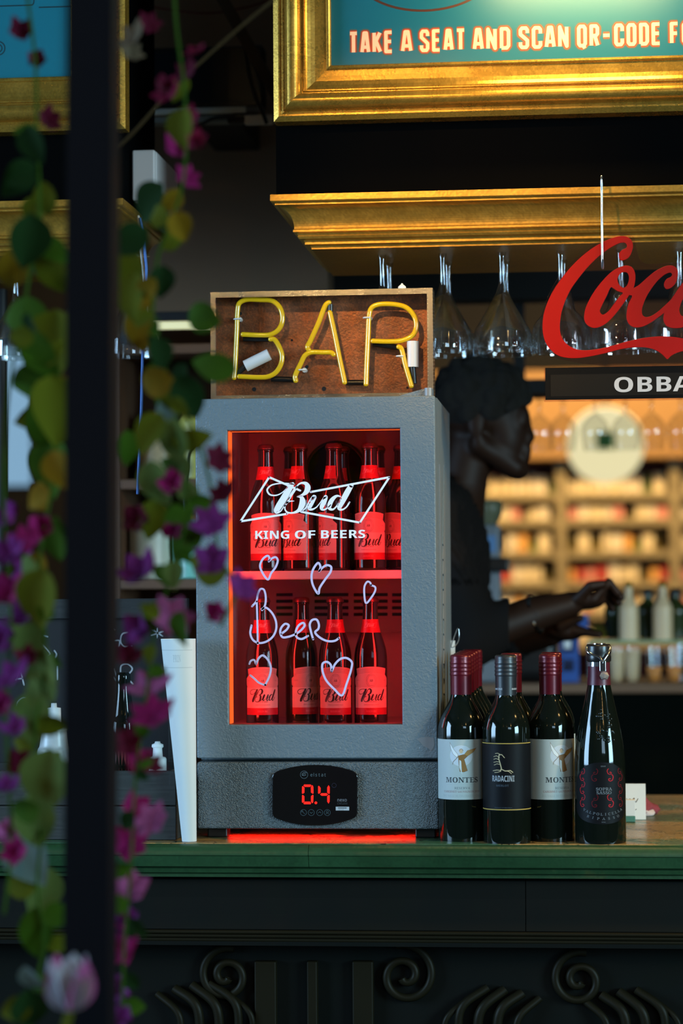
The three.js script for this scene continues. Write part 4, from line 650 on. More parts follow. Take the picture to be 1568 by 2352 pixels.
// ================================================================== HANGING GLASSES
const Hm = 0.205;
const flute = (bowl) => lathe([[0.034, 0.0012], [0.033, 0], [0.012, -0.002], [0.0078, -0.008], [0.0056, -0.02], [0.0048, -0.04], [0.0050, -0.060], ...bowl], 44);
const martini = flute(smoothProfile([[0.0062, -0.066], [0.011, -0.080], [0.020, -0.097], [0.034, -0.121], [0.0468, -0.143], [0.0492, -0.149]], 18).concat([[0.0494, -0.156], [0.0502, -0.166], [0.0508, -0.1755], [0.0501, -0.1762], [0.0494, -0.170], [0.0485, -0.15], [0.03, -0.117], [0.012, -0.086], [0, -0.08]]));
const margarita = flute(smoothProfile([[0.0066, -0.066], [0.013, -0.074], [0.0185, -0.085], [0.0205, -0.098], [0.0245, -0.112], [0.037, -0.124], [0.0470, -0.137], [0.0492, -0.150]], 22).concat([[0.0500, -0.165], [0.0503, -0.1735], [0.0496, -0.1742], [0.0486, -0.152], [0.036, -0.1255], [0.0236, -0.113], [0.0195, -0.098], [0.012, -0.077], [0, -0.072]]));
function hang(u, z, geo, kindWord, row, ord) {
  const t = solo('stemmed_glass', geo, M.stemware, `clear ${kindWord} glass hanging upside down, ${ord} in the ${row} row under the gold cornice`, 'glass', `glasses hanging in the ${row} row`);
  t.position.set(P(u, 600, z).x, ySof + 0.0095, z); return t;
}
const us = [877, 1016, 1152, 1287, 1424, 1560];
us.forEach((u, i) => { const k = i < 3 ? martini : margarita, w = i < 3 ? 'martini' : 'margarita', o = ['first', 'second', 'third', 'fourth', 'fifth', 'sixth'][i]; hang(u, -0.235, k, w, 'front', o); hang(u + 4 + (1350 - u) * 0.026, -0.345, k, w, 'back', o); });
for (const [i, u] of [[0, 36], [1, 175], [2, 300]]) { const g = solo('stemmed_glass', martini, M.stemware, `clear glass hanging upside down, ${['first', 'second', 'third'][i]} under the cornice behind the dark post`, 'glass', 'glasses hanging behind the post'); g.position.set(P(u, 600, -0.25).x, ySof + 0.0095, -0.25); }

// ================================================================== RED SCRIPT SIGN ON A HOOK
{
  const z = -0.062, q = ([x, y]) => { const p = P(1220 + x / 4.506, 520 + y / 4.506, z); return [p.x, p.y]; };
  const top = P(1381, 600, z), s = thing('hanging_script_sign', 'red acrylic script sign with black name bar hanging below the gold cornice', 'sign');
  const SH = (outer, holes = []) => { const h = smoothShape(outer.map(q)); for (const o of holes) { const k = smoothShape(o.map(q)); h.holes.push(new THREE.Path(k.getPoints())); } return new THREE.ExtrudeGeometry(h, { depth: 0.003, bevelEnabled: true, bevelThickness: 0.0004, bevelSize: 0.0004, bevelOffset: -0.0004, bevelSegments: 1 }).translate(0, 0, z); };
  const C = [[930, 355], [1000, 330], [1042, 255], [1050, 190], [1030, 140], [985, 110], [920, 103], [830, 125], [700, 185], [560, 280], [430, 400], [320, 530], [230, 660], [170, 780], [130, 900], [115, 1010], [120, 1110], [145, 1200], [200, 1280], [280, 1340], [370, 1362], [480, 1365], [620, 1345], [780, 1310], [900, 1278], [1000, 1260], [1100, 1252], [1200, 1258], [1290, 1285], [1350, 1325], [1400, 1374], [1410, 1374], [1440, 1345], [1500, 1312], [1580, 1290], [1700, 1268], [1850, 1252], [2000, 1235], [2120, 1205], [2190, 1165], [2150, 1160], [2040, 1185], [1900, 1198], [1750, 1192], [1620, 1172], [1500, 1150], [1380, 1140], [1280, 1142], [1150, 1158], [1000, 1190], [860, 1230], [740, 1260], [620, 1280], [500, 1280], [420, 1255], [350, 1205], [310, 1140], [295, 1060], [300, 960], [320, 860], [360, 750], [410, 650], [480, 550], [560, 450], [640, 365], [720, 295], [800, 235], [880, 190], [930, 172], [970, 175], [988, 200], [980, 225], [940, 245], [910, 280], [905, 320]];
  const O = [[545, 930], [560, 850], [600, 760], [660, 660], [740, 560], [820, 480], [900, 430], [980, 407], [1040, 425], [1070, 480], [1075, 550], [1056, 640], [1010, 715], [930, 830], [860, 920], [780, 1000], [700, 1045], [640, 1052], [580, 1025], [550, 980]];
  const Oh1 = [[825, 632], [780, 720], [730, 820], [708, 880], [735, 915], [790, 885], [850, 810], [910, 730], [944, 692], [890, 672], [850, 645]], Oh2 = [[930, 478], [985, 475], [1010, 510], [1010, 560], [985, 622], [950, 640], [905, 605], [888, 550], [900, 510]];
  const cc = [[1400, 410], [1470, 412], [1510, 450], [1512, 510], [1490, 590], [1440, 640], [1395, 650], [1372, 620], [1375, 580], [1400, 545], [1440, 525], [1455, 500], [1440, 482], [1400, 490], [1330, 540], [1260, 620], [1200, 710], [1160, 800], [1142, 870], [1150, 920], [1180, 940], [1230, 932], [1300, 890], [1390, 810], [1480, 720], [1580, 590], [1600, 640], [1560, 720], [1480, 800], [1400, 875], [1330, 930], [1230, 1000], [1140, 1042], [1060, 1045], [1010, 1015], [985, 960], [985, 890], [1005, 800], [1040, 720], [1010, 712], [1040, 655], [1110, 610], [1200, 530], [1290, 460]];
  const aO = [[1365, 930], [1400, 830], [1470, 720], [1560, 590], [1650, 480], [1740, 425], [1830, 410], [1900, 430], [1960, 420], [1930, 560], [1850, 760], [1820, 880], [1850, 930], [1920, 900], [2010, 800], [2030, 830], [1950, 960], [1850, 1040], [1760, 1040], [1710, 980], [1640, 1020], [1540, 1052], [1450, 1052], [1395, 1030], [1368, 985]], aH = [[1790, 500], [1720, 530], [1620, 660], [1550, 790], [1530, 880], [1560, 930], [1630, 890], [1720, 760], [1790, 610]];
  part(s, 'script_letter', SH(C), M.acrylicRed, 'red acrylic capital with a long swash'); part(s, 'script_letter', SH(O, [Oh1, Oh2]), M.acrylicRed, 'red acrylic letter'); part(s, 'script_letter', SH(cc).translate(0, 0, 0.00012), M.acrylicRed, 'red acrylic letter'); part(s, 'script_letter', SH(aO, [aH]).translate(0, 0, 0.00006), M.acrylicRed, 'red acrylic letter');
  // clear plate behind, name bar below
  const plate = smoothShape([[1080, 200], [1060, 110], [960, 70], [820, 95], [560, 250], [300, 500], [140, 800], [85, 1030], [110, 1210], [220, 1340], [400, 1395], [700, 1440], [1200, 1462], [1900, 1470], [2300, 1440], [2340, 900], [2260, 420], [1800, 360], [1400, 380], [1150, 370]].map(q));
  part(s, 'clear_plate', new THREE.ExtrudeGeometry(plate, { depth: 0.002, bevelEnabled: false }).translate(0, 0, z - 0.0024), M.acrylicReflTint, 'clear acrylic plate with red reflections put into its tint');
  const b0 = P(1249.5, 923, z), b1 = P(1249.5, 844.5, z), bw = 0.62;
  part(s, 'name_bar_clear', box(b0.x, b0.x + bw, b0.y, b1.y, z - 0.0024, z - 0.0008), M.acrylicReflTint); part(s, 'name_bar', box(b0.x + 0.002, b0.x + bw - 0.002, b0.y + 0.003, b1.y - 0.0005, z - 0.0007, z + 0.001), phy({ color: rgb(0.002, 0.0018, 0.0018), roughness: 0.5, specularIntensity: 0.2 }), 'black name bar');
  part(s, 'name_panel', box(P(1264, 880, z).x, b0.x + bw - 0.012, P(1264, 911, z).y, P(1264, 861, z).y, z + 0.0011, z + 0.0016), phy({ color: rgb(0.006, 0.0045, 0.003), roughness: 0.5, specularIntensity: 0.3 }));
  part(s, 'name_lettering', textGeo('OBBA', P(1410, 885, z).x, P(1410, 885, z).x + 0.126, P(1440, 901, z).y, P(1440, 866, z).y, z + 0.0017, 0.0008), M.letterGrey, 'grey capitals');
  // wire hook over the cornice
  const h = P(1381, 418, z + 0.004), yb = P(1381, 616, z).y, hook = thing('wire_hook', 'bent steel wire hook over the gold cornice carrying the script sign', 'hook');
  part(hook, 'wire', merge([tube([V(h.x, yLip + 0.001, zLip - 0.02), V(h.x, yLip + 0.014, zLip - 0.012), V(h.x, h.y - 0.002, zLip + 0.006), V(h.x, yLip + 0.012, z + 0.0075), V(h.x, yLip - 0.02, z + 0.0075), V(h.x, yb + 0.05, z + 0.0075), V(h.x, yb + 0.012, z + 0.0065), V(h.x, yb, z + 0.001), V(h.x, yb + 0.004, z - 0.008)], 0.0022, 60, 10)]), M.chrome);
}

// ================================================================== BETWEEN THE CANOPIES
struct('wall_inner', box(P(296, 500, -1.5).x, P(752, 500, -1.5).x, 1.62, 4.2, -1.62, -1.5), M.wallBrown);
{
  const z = -0.9, a = P(292, 112, z), b = P(603, 244, z), tv = thing('wall_screen', 'black switched-off screen high between the two canopies', 'screen');
  part(tv, 'screen_housing', box(a.x, b.x, b.y, a.y, z - 0.06, z, 0.004), M.blackPlastic); part(tv, 'screen_glass', box(a.x + 0.01, b.x - 0.01, b.y + 0.01, a.y - 0.01, z, z + 0.001), M.screen);
  part(tv, 'wall_bracket', box((a.x + b.x) / 2 - 0.05, (a.x + b.x) / 2 + 0.05, (a.y + b.y) / 2 - 0.04, (a.y + b.y) / 2 + 0.04, -1.5, z - 0.06), M.black);
  const z2 = -0.8, c = P(285, 284, z2), d = P(612, 246, z2), bm = thing('cable_beam', 'pale grey metal beam carrying cables under the black screen', 'beam');
  part(bm, 'beam_lip', rod(V(c.x, d.y - 0.006, z2 + 0.01), V(P(566, 250, z2).x, d.y - 0.006, z2 + 0.01), 0.0065, 16), M.greyBeam); part(bm, 'beam_web', box(c.x, d.x + 0.03, c.y, d.y - 0.014, z2 - 0.04, z2), std({ color: rgb(0.2, 0.23, 0.23), roughness: 0.5 }));
  const j = P(585, 276, z2 + 0.01); part(bm, 'junction_box', box(j.x - 0.02, j.x + 0.035, j.y - 0.009, j.y + 0.009, z2 + 0.0005, z2 + 0.02, 0.003), M.sleeve); part(bm, 'clamp', box(P(525, 270, z2).x, P(567, 270, z2).x, P(525, 287, z2).y, P(525, 272, z2).y, z2 + 0.0005, z2 + 0.02, 0.003), M.black);
  const cord = (name, label, pts, zz, r, m) => solo(name, tube(pts.map(([u, v, dz]) => P(u, v, zz + (dz || 0))), r, 60, 8), m, label, 'cable');
  cord('power_cord', 'black cord drooping from the ceiling onto the grey beam', [[560, 60], [566, 130], [580, 200], [604, 262], [612, 284]], z2 + 0.03, 0.0035, M.black);
  cord('power_cord', 'black cord looping along the grey beam to its clamp', [[425, 291], [460, 286], [490, 272], [540, 268]], z2 + 0.028, 0.0035, M.black);
  cord('power_cord', 'thin red cord sagging under the dark ceiling', [[290, 4], [400, 24], [480, 30], [560, 18], [640, -6]], -0.85, 0.0022, std({ color: rgb(0.12, 0.02, 0.012), roughness: 0.6 }));
  solo('timber_brace', box(-0.011, 0.011, -0.16, 0.16, -0.02, 0.02).rotateZ(0.5).translate(P(585, 130, -0.7).x, P(585, 130, -0.7).y, -0.7), std({ color: rgb(0.05, 0.035, 0.022), roughness: 0.8 }), 'dark slanting timber brace beside the framed menu sign', 'brace');
  // white box on the end of the canopy, cables below
  const zw = -0.25, e = P(302, 343, zw), f = P(357, 462, zw), wb = thing('junction_cabinet', 'pale plastic box at the end of the canopy behind the dark post', 'box');
  part(wb, 'cabinet_body', box(e.x, f.x, Math.max(f.y, yLip + 0.0005), e.y, zw - 0.24, zw - 0.014, 0.006), M.boxWhite); part(wb, 'cabinet_lid', box(e.x, f.x - 0.001, Math.max(f.y + 0.002, yLip + 0.0005), e.y - 0.001, zw - 0.0125, zw, 0.004), M.boxWhite);
  cord('data_cable', 'blue cable hanging from the canopy end', [[322, 500], [330, 560], [336, 620], [334, 680], [328, 800], [324, 950], [319, 1060], [316, 1135]], -0.17, 0.0024, M.cableBlue);
  cord('data_cable', 'white cable hanging next to a blue one from the canopy end', [[318, 495], [323, 570], [329, 630], [335, 690], [340, 800]], -0.175, 0.0024, M.cableWhite);
  // strip light over the back shelf
  const zl = -0.95, g0 = P(335, 757, zl), g1 = P(500, 736, zl), sl = thing('strip_light', 'glowing pale yellow strip light above the back shelf', 'lamp');
  part(sl, 'lamp_tube', box(g0.x, g1.x, g0.y, g1.y, zl - 0.01, zl, 0.003), std({ color: rgb(0.7, 0.7, 0.5), emissive: rgb(0.62, 0.60, 0.30), emissiveIntensity: 0.9 })); part(sl, 'lamp_housing', box(g0.x - 0.01, g1.x + 0.01, g1.y + 0.0005, g1.y + 0.02, zl - 0.05, zl + 0.002, 0.002), M.black);
  areaLight('strip_lamp_light', [1, 0.85, 0.45], 1.2, g1.x - g0.x, 0.02, V((g0.x + g1.x) / 2, g0.y - 0.002, zl), V((g0.x + g1.x) / 2, 0, zl));
  // back shelf unit with jars
  const zs = -1.0, bs = thing('back_shelf', 'brown wooden back shelf behind the fridge and the flowers', 'shelf');
  const wood = std({ color: rgb(0.13, 0.06, 0.03), roughness: 0.6 });
  const sy = [P(400, 790, zs).y, P(400, 1100, zs).y, P(400, 1330, zs).y], sx0 = P(250, 900, zs).x, sx1 = P(560, 900, zs).x;
  part(bs, 'back_board', box(sx0, sx1, YC - 0.3, P(400, 700, zs).y, zs - 0.28, zs - 0.26), wood); for (const y of sy) part(bs, 'shelf_board', box(sx0 + 0.021, sx1 - 0.021, y - 0.02, y, zs - 0.26, zs, 0.002), wood); part(bs, 'side_board', box(sx0, sx0 + 0.02, 0, P(400, 700, zs).y, zs - 0.26, zs), wood); part(bs, 'side_board', box(sx1 - 0.02, sx1, 0, P(400, 700, zs).y, zs - 0.26, zs), wood);
  const jar = (u, y, r, h, m, label) => { const j = thing('storage_jar', label, 'jar', [P(u, 900, zs - 0.1).x, y, zs - 0.1]); part(j, 'jar_body', lathe([[0, 0], [r * 0.95, 0], [r, 0.005], [r, h * 0.75], [r * 0.7, h * 0.88], [0, h * 0.88]], 28), m); part(j, 'jar_lid', lathe([[r * 0.72, h * 0.88], [r * 0.74, h], [0, h]], 24), M.gold); };
  jar(458, sy[1], 0.05, 0.16, std({ color: rgb(0.45, 0.4, 0.08), roughness: 0.4 }), 'yellow jar on the back shelf'); jar(362, sy[1], 0.045, 0.14, std({ color: rgb(0.5, 0.36, 0.2), roughness: 0.4 }), 'tan jar on the back shelf beside a yellow jar'); jar(440, sy[2], 0.04, 0.14, std({ color: rgb(0.2, 0.5, 0.42), roughness: 0.3 }), 'turquoise jar on the lower back shelf'); jar(345, sy[2], 0.045, 0.15, std({ color: rgb(0.55, 0.55, 0.45), roughness: 0.4 }), 'cream jar on the lower back shelf');
}
{ // ceiling over the bar, behind the glasses
  struct('ceiling_bar', box(P(752, 640, -1.9).x, 1.6, P(1000, 690, -1.9).y, 4.2, -2.0, -1.9), M.ceiling);
}
// ================================================================== ON THE COUNTER BESIDE THE FRIDGE
{
  // rolled paper standing against the fridge
  const z = 0.046, xr = P(450, 1700, 0.046).x, yT = P(400, 1468, z).y, n = 40, m = 12, pos = [], uv = [], idx = [];
  const t = thing('paper_roll', 'white sheet of paper rolled into a cone leaning against the fridge', 'paper', [xr, YC + 0.0005, z]);
  for (let j = 0; j <= m; j++) for (let i = 0; i <= n; i++) { const f = j / m, r = 0.0118 + 0.0165 * f, a = -0.6 + i / n * 7.4, rr = r * (1 - 0.03 * i / n); pos.push(-r + Math.cos(a) * rr, f * (yT - YC), Math.sin(a) * rr); uv.push(i / n, f); }
  for (let j = 0; j < m; j++) for (let i = 0; i < n; i++) { const a = j * (n + 1) + i; idx.push(a, a + n + 1, a + n + 2, a, a + n + 2, a + 1); }
  const g = new THREE.BufferGeometry(); g.setAttribute('position', new THREE.Float32BufferAttribute(pos, 3)); g.setAttribute('uv', new THREE.Float32BufferAttribute(uv, 2)); g.setIndex(idx); g.computeVertexNormals();
  const pt = canvasTex(1024, 512, (x, w, h) => { x.fillStyle = '#c9cfce'; x.fillRect(0, 0, w, h); x.save(); x.translate(330, 58); x.scale(-1, 1); x.fillStyle = '#b0b7b8'; x.font = 'bold 26px serif'; x.fillText('PRIN', 0, 0, 90); x.restore(); x.strokeStyle = '#b3babb'; x.lineWidth = 2; x.beginPath(); x.moveTo(150, 72); x.lineTo(500, 72); x.moveTo(150, 28); x.lineTo(500, 28); x.stroke(); });
  part(t, 'paper_sheet', g, std({ map: pt, roughness: 0.75, side: THREE.DoubleSide }));
}
{
  // dark plank crate
  const z = 0.03, x1 = P(404, 1850, z).x, yT = P(300, 1771, z).y, yM = P(300, 1851, z).y, c = thing('plank_crate', 'dark stained plank crate holding bottles on the counter', 'crate');
  const x0 = x1 - 0.52; part(c, 'plank', box(x0, x1, YC + 0.0005, yM - 0.0008, z - 0.012, z, 0.0015), M.crateWood); part(c, 'plank', box(x0, x1, yM + 0.0008, yT, z - 0.012, z, 0.0015), M.crateWood); part(c, 'plank', box(x1 - 0.012, x1, YC + 0.0005, yT, z - 0.19, z - 0.0125, 0.0015), M.crateWood); part(c, 'plank', box(x0, x0 + 0.012, YC + 0.0005, yT, z - 0.19, z - 0.0125, 0.0015), M.crateWood); part(c, 'plank', box(x0, x1, YC + 0.0005, yT, z - 0.203, z - 0.191, 0.0015), M.crateWood); part(c, 'crate_floor', box(x0 + 0.013, x1 - 0.013, YC + 0.0005, YC + 0.008, z - 0.19, z - 0.013), M.crateWood);
  const fl = YC + 0.0085;
  // squeeze bottle
  const zq = -0.04, sb = thing('squeeze_bottle', 'squeeze bottle with a white flip spout standing in the crate', 'bottle', [P(362, 1750, zq).x, fl, zq]), H = P(362, 1703, zq).y - fl;
  part(sb, 'bottle_body', lathe(smoothProfile([[0, 0], [0.026, 0.001], [0.028, 0.01], [0.028, 0.09], [0.022, H - 0.06], [0.0135, H - 0.05]], 30), 30), std({ color: rgb(0.02, 0.025, 0.03), roughness: 0.2 })); part(sb, 'screw_collar', lathe([[0.0135, H - 0.05], [0.0146, H - 0.049], [0.0146, H - 0.029], [0.013, H - 0.026], [0.0085, H - 0.025], [0.0075, H - 0.011], [0.0098, H - 0.009], [0.0095, H - 0.005], [0.005, H - 0.003], [0.0042, H], [0, H]], 28), M.white, 'white spout');
  // soap bottle with pump
  const zp = -0.05, so = thing('soap_bottle', 'translucent white bottle with a white cap behind the flowers', 'bottle', [P(124, 1700, zp).x, fl, zp]), H2 = P(124, 1615, zp).y - fl;
  part(so, 'bottle_body', lathe(smoothProfile([[0, 0], [0.028, 0.001], [0.0285, 0.01], [0.0285, H2 - 0.09], [0.024, H2 - 0.07], [0.021, H2 - 0.045]], 30), 30), std({ color: rgb(0.42, 0.44, 0.44), roughness: 0.35 })); part(so, 'bottle_cap', lathe([[0.022, H2 - 0.045], [0.022, H2 - 0.036], [0.012, H2 - 0.034], [0.0115, H2 - 0.008], [0.005, H2 - 0.007], [0.0045, H2], [0, H2]], 24), M.white); part(so, 'paper_label', wrap(0.0289, 0.03, 0.1, 1.1), std({ color: rgb(0.3, 0.2, 0.16), roughness: 0.6 }));
  const zd = -0.06, db = thing('sauce_bottle', 'dark glass bottle with a red label standing in the crate', 'bottle', [P(283, 1700, zd).x, fl, zd]), H3 = P(283, 1545, zd).y - fl;
  part(db, 'bottle_glass', lathe(smoothProfile([[0, 0], [0.024, 0.001], [0.0255, 0.01], [0.0255, H3 - 0.1], [0.019, H3 - 0.07], [0.0125, H3 - 0.03], [0.0115, H3 - 0.002], [0, H3]], 40), 30), M.wineGlass); part(db, 'paper_label', wrap(0.0259, 0.05, H3 - 0.11, 1.2), std({ color: rgb(0.12, 0.02, 0.02), roughness: 0.5 }));
  // chalkboard behind the crate
  const zb = -0.2, b = thing('chalkboard', 'framed chalkboard with white chalk writing behind the crate', 'chalkboard'), bx1 = P(432, 1500, zb).x, bx0 = bx1 - 0.62, by1 = P(430, 1374, zb).y;
  part(b, 'slate', box(bx0 + 0.01, bx1 - 0.01, YC + 0.02, by1 - 0.01, zb - 0.012, zb - 0.004), std({ color: rgb(0.006, 0.006, 0.007), roughness: 0.7 })); part(b, 'frame_rail', box(bx0, bx1, P(430, 1419, zb).y, by1, zb - 0.014, zb + 0.006, 0.001), M.crateWood); part(b, 'frame_rail', box(bx0, bx1, YC + 0.0005, YC + 0.035, zb - 0.014, zb + 0.006, 0.001), M.crateWood); part(b, 'frame_rail', box(bx1 - 0.034, bx1, YC + 0.0355, P(430, 1420, zb).y, zb - 0.014, zb + 0.004, 0.001), M.crateWood); part(b, 'frame_rail', box(bx0, bx0 + 0.034, YC + 0.0355, P(430, 1420, zb).y, zb - 0.014, zb + 0.004, 0.001), M.crateWood);
  const ch = (l, w = 3.2) => ribbon(l.map(([x, y]) => [x, y, w]), (x, y) => P(x / 2.8, 1200 + y / 2.8, zb - 0.0035));
  const W = 9;
  const L = [[[120, 740], [160, 735], [185, 760], [170, 790]], [[305, 735], [270, 728], [245, 750], [275, 790], [310, 830], [320, 850], [290, 870]], [[350, 825], [362, 850], [340, 890]], [[100, 1010], [125, 950], [155, 1045]], [[108, 1005], [145, 1002]], [[300, 1045], [250, 970], [250, 930], [280, 925], [280, 960], [235, 1010], [245, 1045], [300, 975]], [[368, 925], [368, 1010]], [[190, 1140], [150, 1130], [115, 1160], [120, 1205], [165, 1200], [185, 1145], [190, 1205]], [[220, 1090], [208, 1115]], [[735, 690], [715, 680], [700, 720], [705, 800], [740, 820], [765, 790], [765, 760], [735, 760]], [[825, 705], [785, 720], [775, 770], [800, 800], [845, 795]], [[1010, 680], [1010, 740]], [[980, 690], [1045, 730]], [[975, 725], [1050, 700]], [[720, 985], [755, 1030], [730, 940]], [[775, 1000], [780, 920], [820, 910], [850, 940], [830, 970], [800, 975], [855, 1040]], [[725, 1145], [790, 1130], [740, 1180], [800, 1170]]];
  part(b, 'chalk_writing', merge(L.map((l) => ch(l, W))), M.chalk, 'white chalk letters');
  // power cord by the side of the fridge
  const pc = [[470, 1005, -0.4125], [440, 1030, -0.42], [429, 1090, -0.4], [425, 1170, -0.38], [430, 1200, -0.36], [446, 1209, -0.34], [474, 1216, -0.4125]];
  solo('power_cord', tube(pc.map(([u, v, zz]) => P(u, v, zz)), 0.003, 60, 8), M.black, 'black power cord looping out beside the back of the fridge', 'cable');
  // card and clip between fridge and wine bottles
  const cz = -0.392, c0 = P(1033, 1640, cz), c1 = P(1044, 1472, cz), card = thing('upright_card', 'pale narrow card standing between the fridge and the wine bottles', 'card', [c0.x, YC + 0.0005, cz]);
  part(card, 'card_board', box(0, 0.010, 0, c1.y - YC, -0.001, 0.001), M.paper); part(card, 'clip_loop', tube([V(0.004, c1.y - YC - 0.012, 0.002), V(0.008, c1.y - YC + 0.004, 0.002), V(0.016, c1.y - YC + 0.022, 0.002), V(0.017, c1.y - YC + 0.002, 0.002), V(0.010, c1.y - YC - 0.010, 0.002)], 0.0008, 30, 6, true), M.chrome, 'thin wire loop');
}
// ================================================================== ACROSS THE BAR: the far counter, its bottles, glasses and rack
{
  const z = -2.55, yG = P(1400, 1475, z).y, yW = P(1400, 1566, z).y, x0 = P(1080, 1500, z).x, x1 = 1.7;
  const fc = thing('far_counter', 'dark counter across the bar with a wooden ledge and glass shelf', 'counter');
  const wood = std({ color: rgb(0.16, 0.09, 0.05), roughness: 0.5 });
  part(fc, 'ledge', box(x0, x1, yW - 0.025, yW, z - 0.4, z + 0.12, 0.003), wood); part(fc, 'front_panel', box(x0, x1, 0, yW - 0.026, z - 0.3, z + 0.09), phy({ color: rgb(0.0015, 0.003, 0.0025), roughness: 0.8, specularIntensity: 0.05 }));
  part(fc, 'glass_shelf', box(P(1350, 1475, z).x, x1, yG - 0.005, yG + 0.005, z - 0.2, z, 0.001), phy({ color: rgb(0.42, 0.6, 0.36), roughness: 0.15, transmission: 0.35, thickness: 0 }), 'green-edged glass shelf');
  for (const u of [1353, 1562]) part(fc, 'shelf_post', rod(V(P(u, 1500, z - 0.18).x, yW, z - 0.18), V(P(u, 1500, z - 0.18).x, yG - 0.005, z - 0.18), 0.006), M.chrome);
  const bot = (u, zz, y, r, h, m, cap, label, group) => { const b = thing('bar_bottle', label, 'bottle', [P(u, 1450, zz).x, y, zz], group); part(b, 'bottle_glass', lathe(smoothProfile([[0, 0], [r * 0.95, 0.001], [r, 0.006], [r, h * 0.5], [r * 0.85, h * 0.6], [r * 0.42, h * 0.74], [r * 0.36, h * 0.96], [0, h * 0.965]], 30), 26), m); part(b, 'bottle_cap', lathe([[r * 0.4, h * 0.9], [r * 0.4, h], [0, h]], 18), cap); };
  const creamB = std({ color: rgb(0.8, 0.6, 0.36), roughness: 0.35 }), orangeB = std({ color: rgb(0.85, 0.34, 0.08), roughness: 0.3 }), darkB = M.wineGlass, grn = std({ color: rgb(0.03, 0.045, 0.012), roughness: 0.2 });
  [[1422, 'cream'], [1500, 'cream']].forEach(([u, w], i) => bot(u + 22, z - 0.035, yG + 0.006, 0.026, 0.155, creamB, M.gold, `cream bottle on the glass shelf across the bar, ${['next to the round green bottle', 'between two squat dark bottles'][i]}`));
  const squat = (u, zz, y, label) => { const b = thing('bar_bottle', label, 'bottle', [P(u, 1440, zz).x, y, zz]); part(b, 'bottle_glass', lathe(smoothProfile([[0, 0], [0.024, 0.001], [0.027, 0.01], [0.031, 0.05], [0.033, 0.075], [0.026, 0.092], [0.012, 0.104], [0.010, 0.125], [0, 0.126]], 30), 26), grn); part(b, 'bottle_cap', lathe([[0.0115, 0.12], [0.0115, 0.136], [0, 0.137]], 16), M.black); };
  squat(1415, z - 0.135, yG + 0.006, 'squat dark green bottle at the end of the glass shelf'); squat(1488, z - 0.135, yG + 0.006, 'squat dark green bottle in the middle of the glass shelf'); squat(1552, z - 0.135, yG + 0.006, 'squat dark green bottle next to the last cream bottle on the glass shelf');
  [[1416, creamB], [1452, creamB], [1502, orangeB], [1548, orangeB]].forEach(([u, m], i) => { const g = thing('juice_glass', `tall glass of ${['pale juice beside the stoppered wine bottle', 'pale juice next to two orange ones', 'orange juice next to a pale one', 'orange juice at the end of the row'][i]} under the glass shelf`, 'glass', [P(u, 1530, z + 0.04).x, yW + 0.0005, z + 0.04]); part(g, 'liquid', lathe([[0, 0.002], [0.013, 0.002], [0.017, 0.02], [0.021, i < 2 ? 0.085 : 0.04], [0, i < 2 ? 0.085 : 0.04]], 24), m); part(g, 'glass_wall', lathe([[0, 0.0005], [0.0145, 0.0006], [0.0185, 0.02], [0.0225, 0.06], [0.0235, 0.092]], 26), M.stemware); });
  // blue crate
  const zc = z + 0.02, a = P(1283, 1413, zc), b = P(1352, 1566, zc), cr = thing('blue_crate', 'bright blue plastic crate standing on the far ledge', 'crate', [a.x, yW + 0.0005, zc]), w = b.x - a.x, h = a.y - yW, blue = std({ color: rgb(0.012, 0.075, 0.30), roughness: 0.45 });
  part(cr, 'crate_wall', merge([box(0, w * 0.12, 0, h, -0.01, 0), box(w * 0.5, w * 0.66, 0, h * 0.9, -0.01, 0), box(w * 0.12, w, h * 0.8, h, -0.01, 0), box(w * 0.12, w * 0.5, 0, h * 0.16, -0.01, 0), box(w * 0.12, w * 0.5, h * 0.34, h * 0.44, -0.01, 0)]), blue); part(cr, 'crate_back', box(0, w * 0.66, 0, h * 0.8, -0.2, -0.19), blue); part(cr, 'crate_end', box(0, 0.008, 0, h * 0.9, -0.189, -0.011), blue); part(cr, 'crate_tag', box(w * 0.16, w * 0.4, h * 0.5, h * 0.72, -0.008, -0.003), M.paper);
  // coffee grinder
  const gx = P(1122, 1250, z + 0.05), gr = thing('coffee_grinder', 'grey coffee grinder with dark spout behind the barman', 'grinder', [gx.x, yW + 0.0005, z + 0.02]), gh = P(1122, 1146, z + 0.05).y - yW;
  const gm = std({ color: rgb(0.16, 0.18, 0.20), roughness: 0.4 });
  part(gr, 'grinder_body', box(-0.032, 0.03, 0, gh * 0.86, -0.06, 0.03, 0.01), gm); part(gr, 'hopper', lathe([[0.02, gh * 0.86], [0.036, gh * 0.93], [0.036, gh * 0.99], [0.02, gh], [0, gh]], 24).translate(0, 0, -0.015), std({ color: rgb(0.14, 0.14, 0.08), roughness: 0.4 })); part(gr, 'spout', box(-0.005, 0.055, gh * 0.60, gh * 0.68, 0.031, 0.07, 0.006), M.blackPlastic); part(gr, 'label_panel', box(-0.02, 0.02, gh * 0.71, gh * 0.8, 0.0305, 0.033), std({ color: rgb(0.1, 0.22, 0.42), roughness: 0.4 }));
  // rear rack of stemmed glasses
  const zr = -2.5, yR = P(1400, 918, zr).y, rk = thing('glass_rack', 'dark overhead rail holding stemmed glasses across the bar', 'rack');
  part(rk, 'rail_board', box(P(1150, 900, zr).x, 1.5, yR + 0.012, yR + 0.05, zr - 0.1, zr + 0.1), M.black); for (const x of [P(1180, 900, zr).x, 1.3]) part(rk, 'hanger', box(x, x + 0.03, yR + 0.05, 4.2, zr - 0.02, zr + 0.02), M.black);
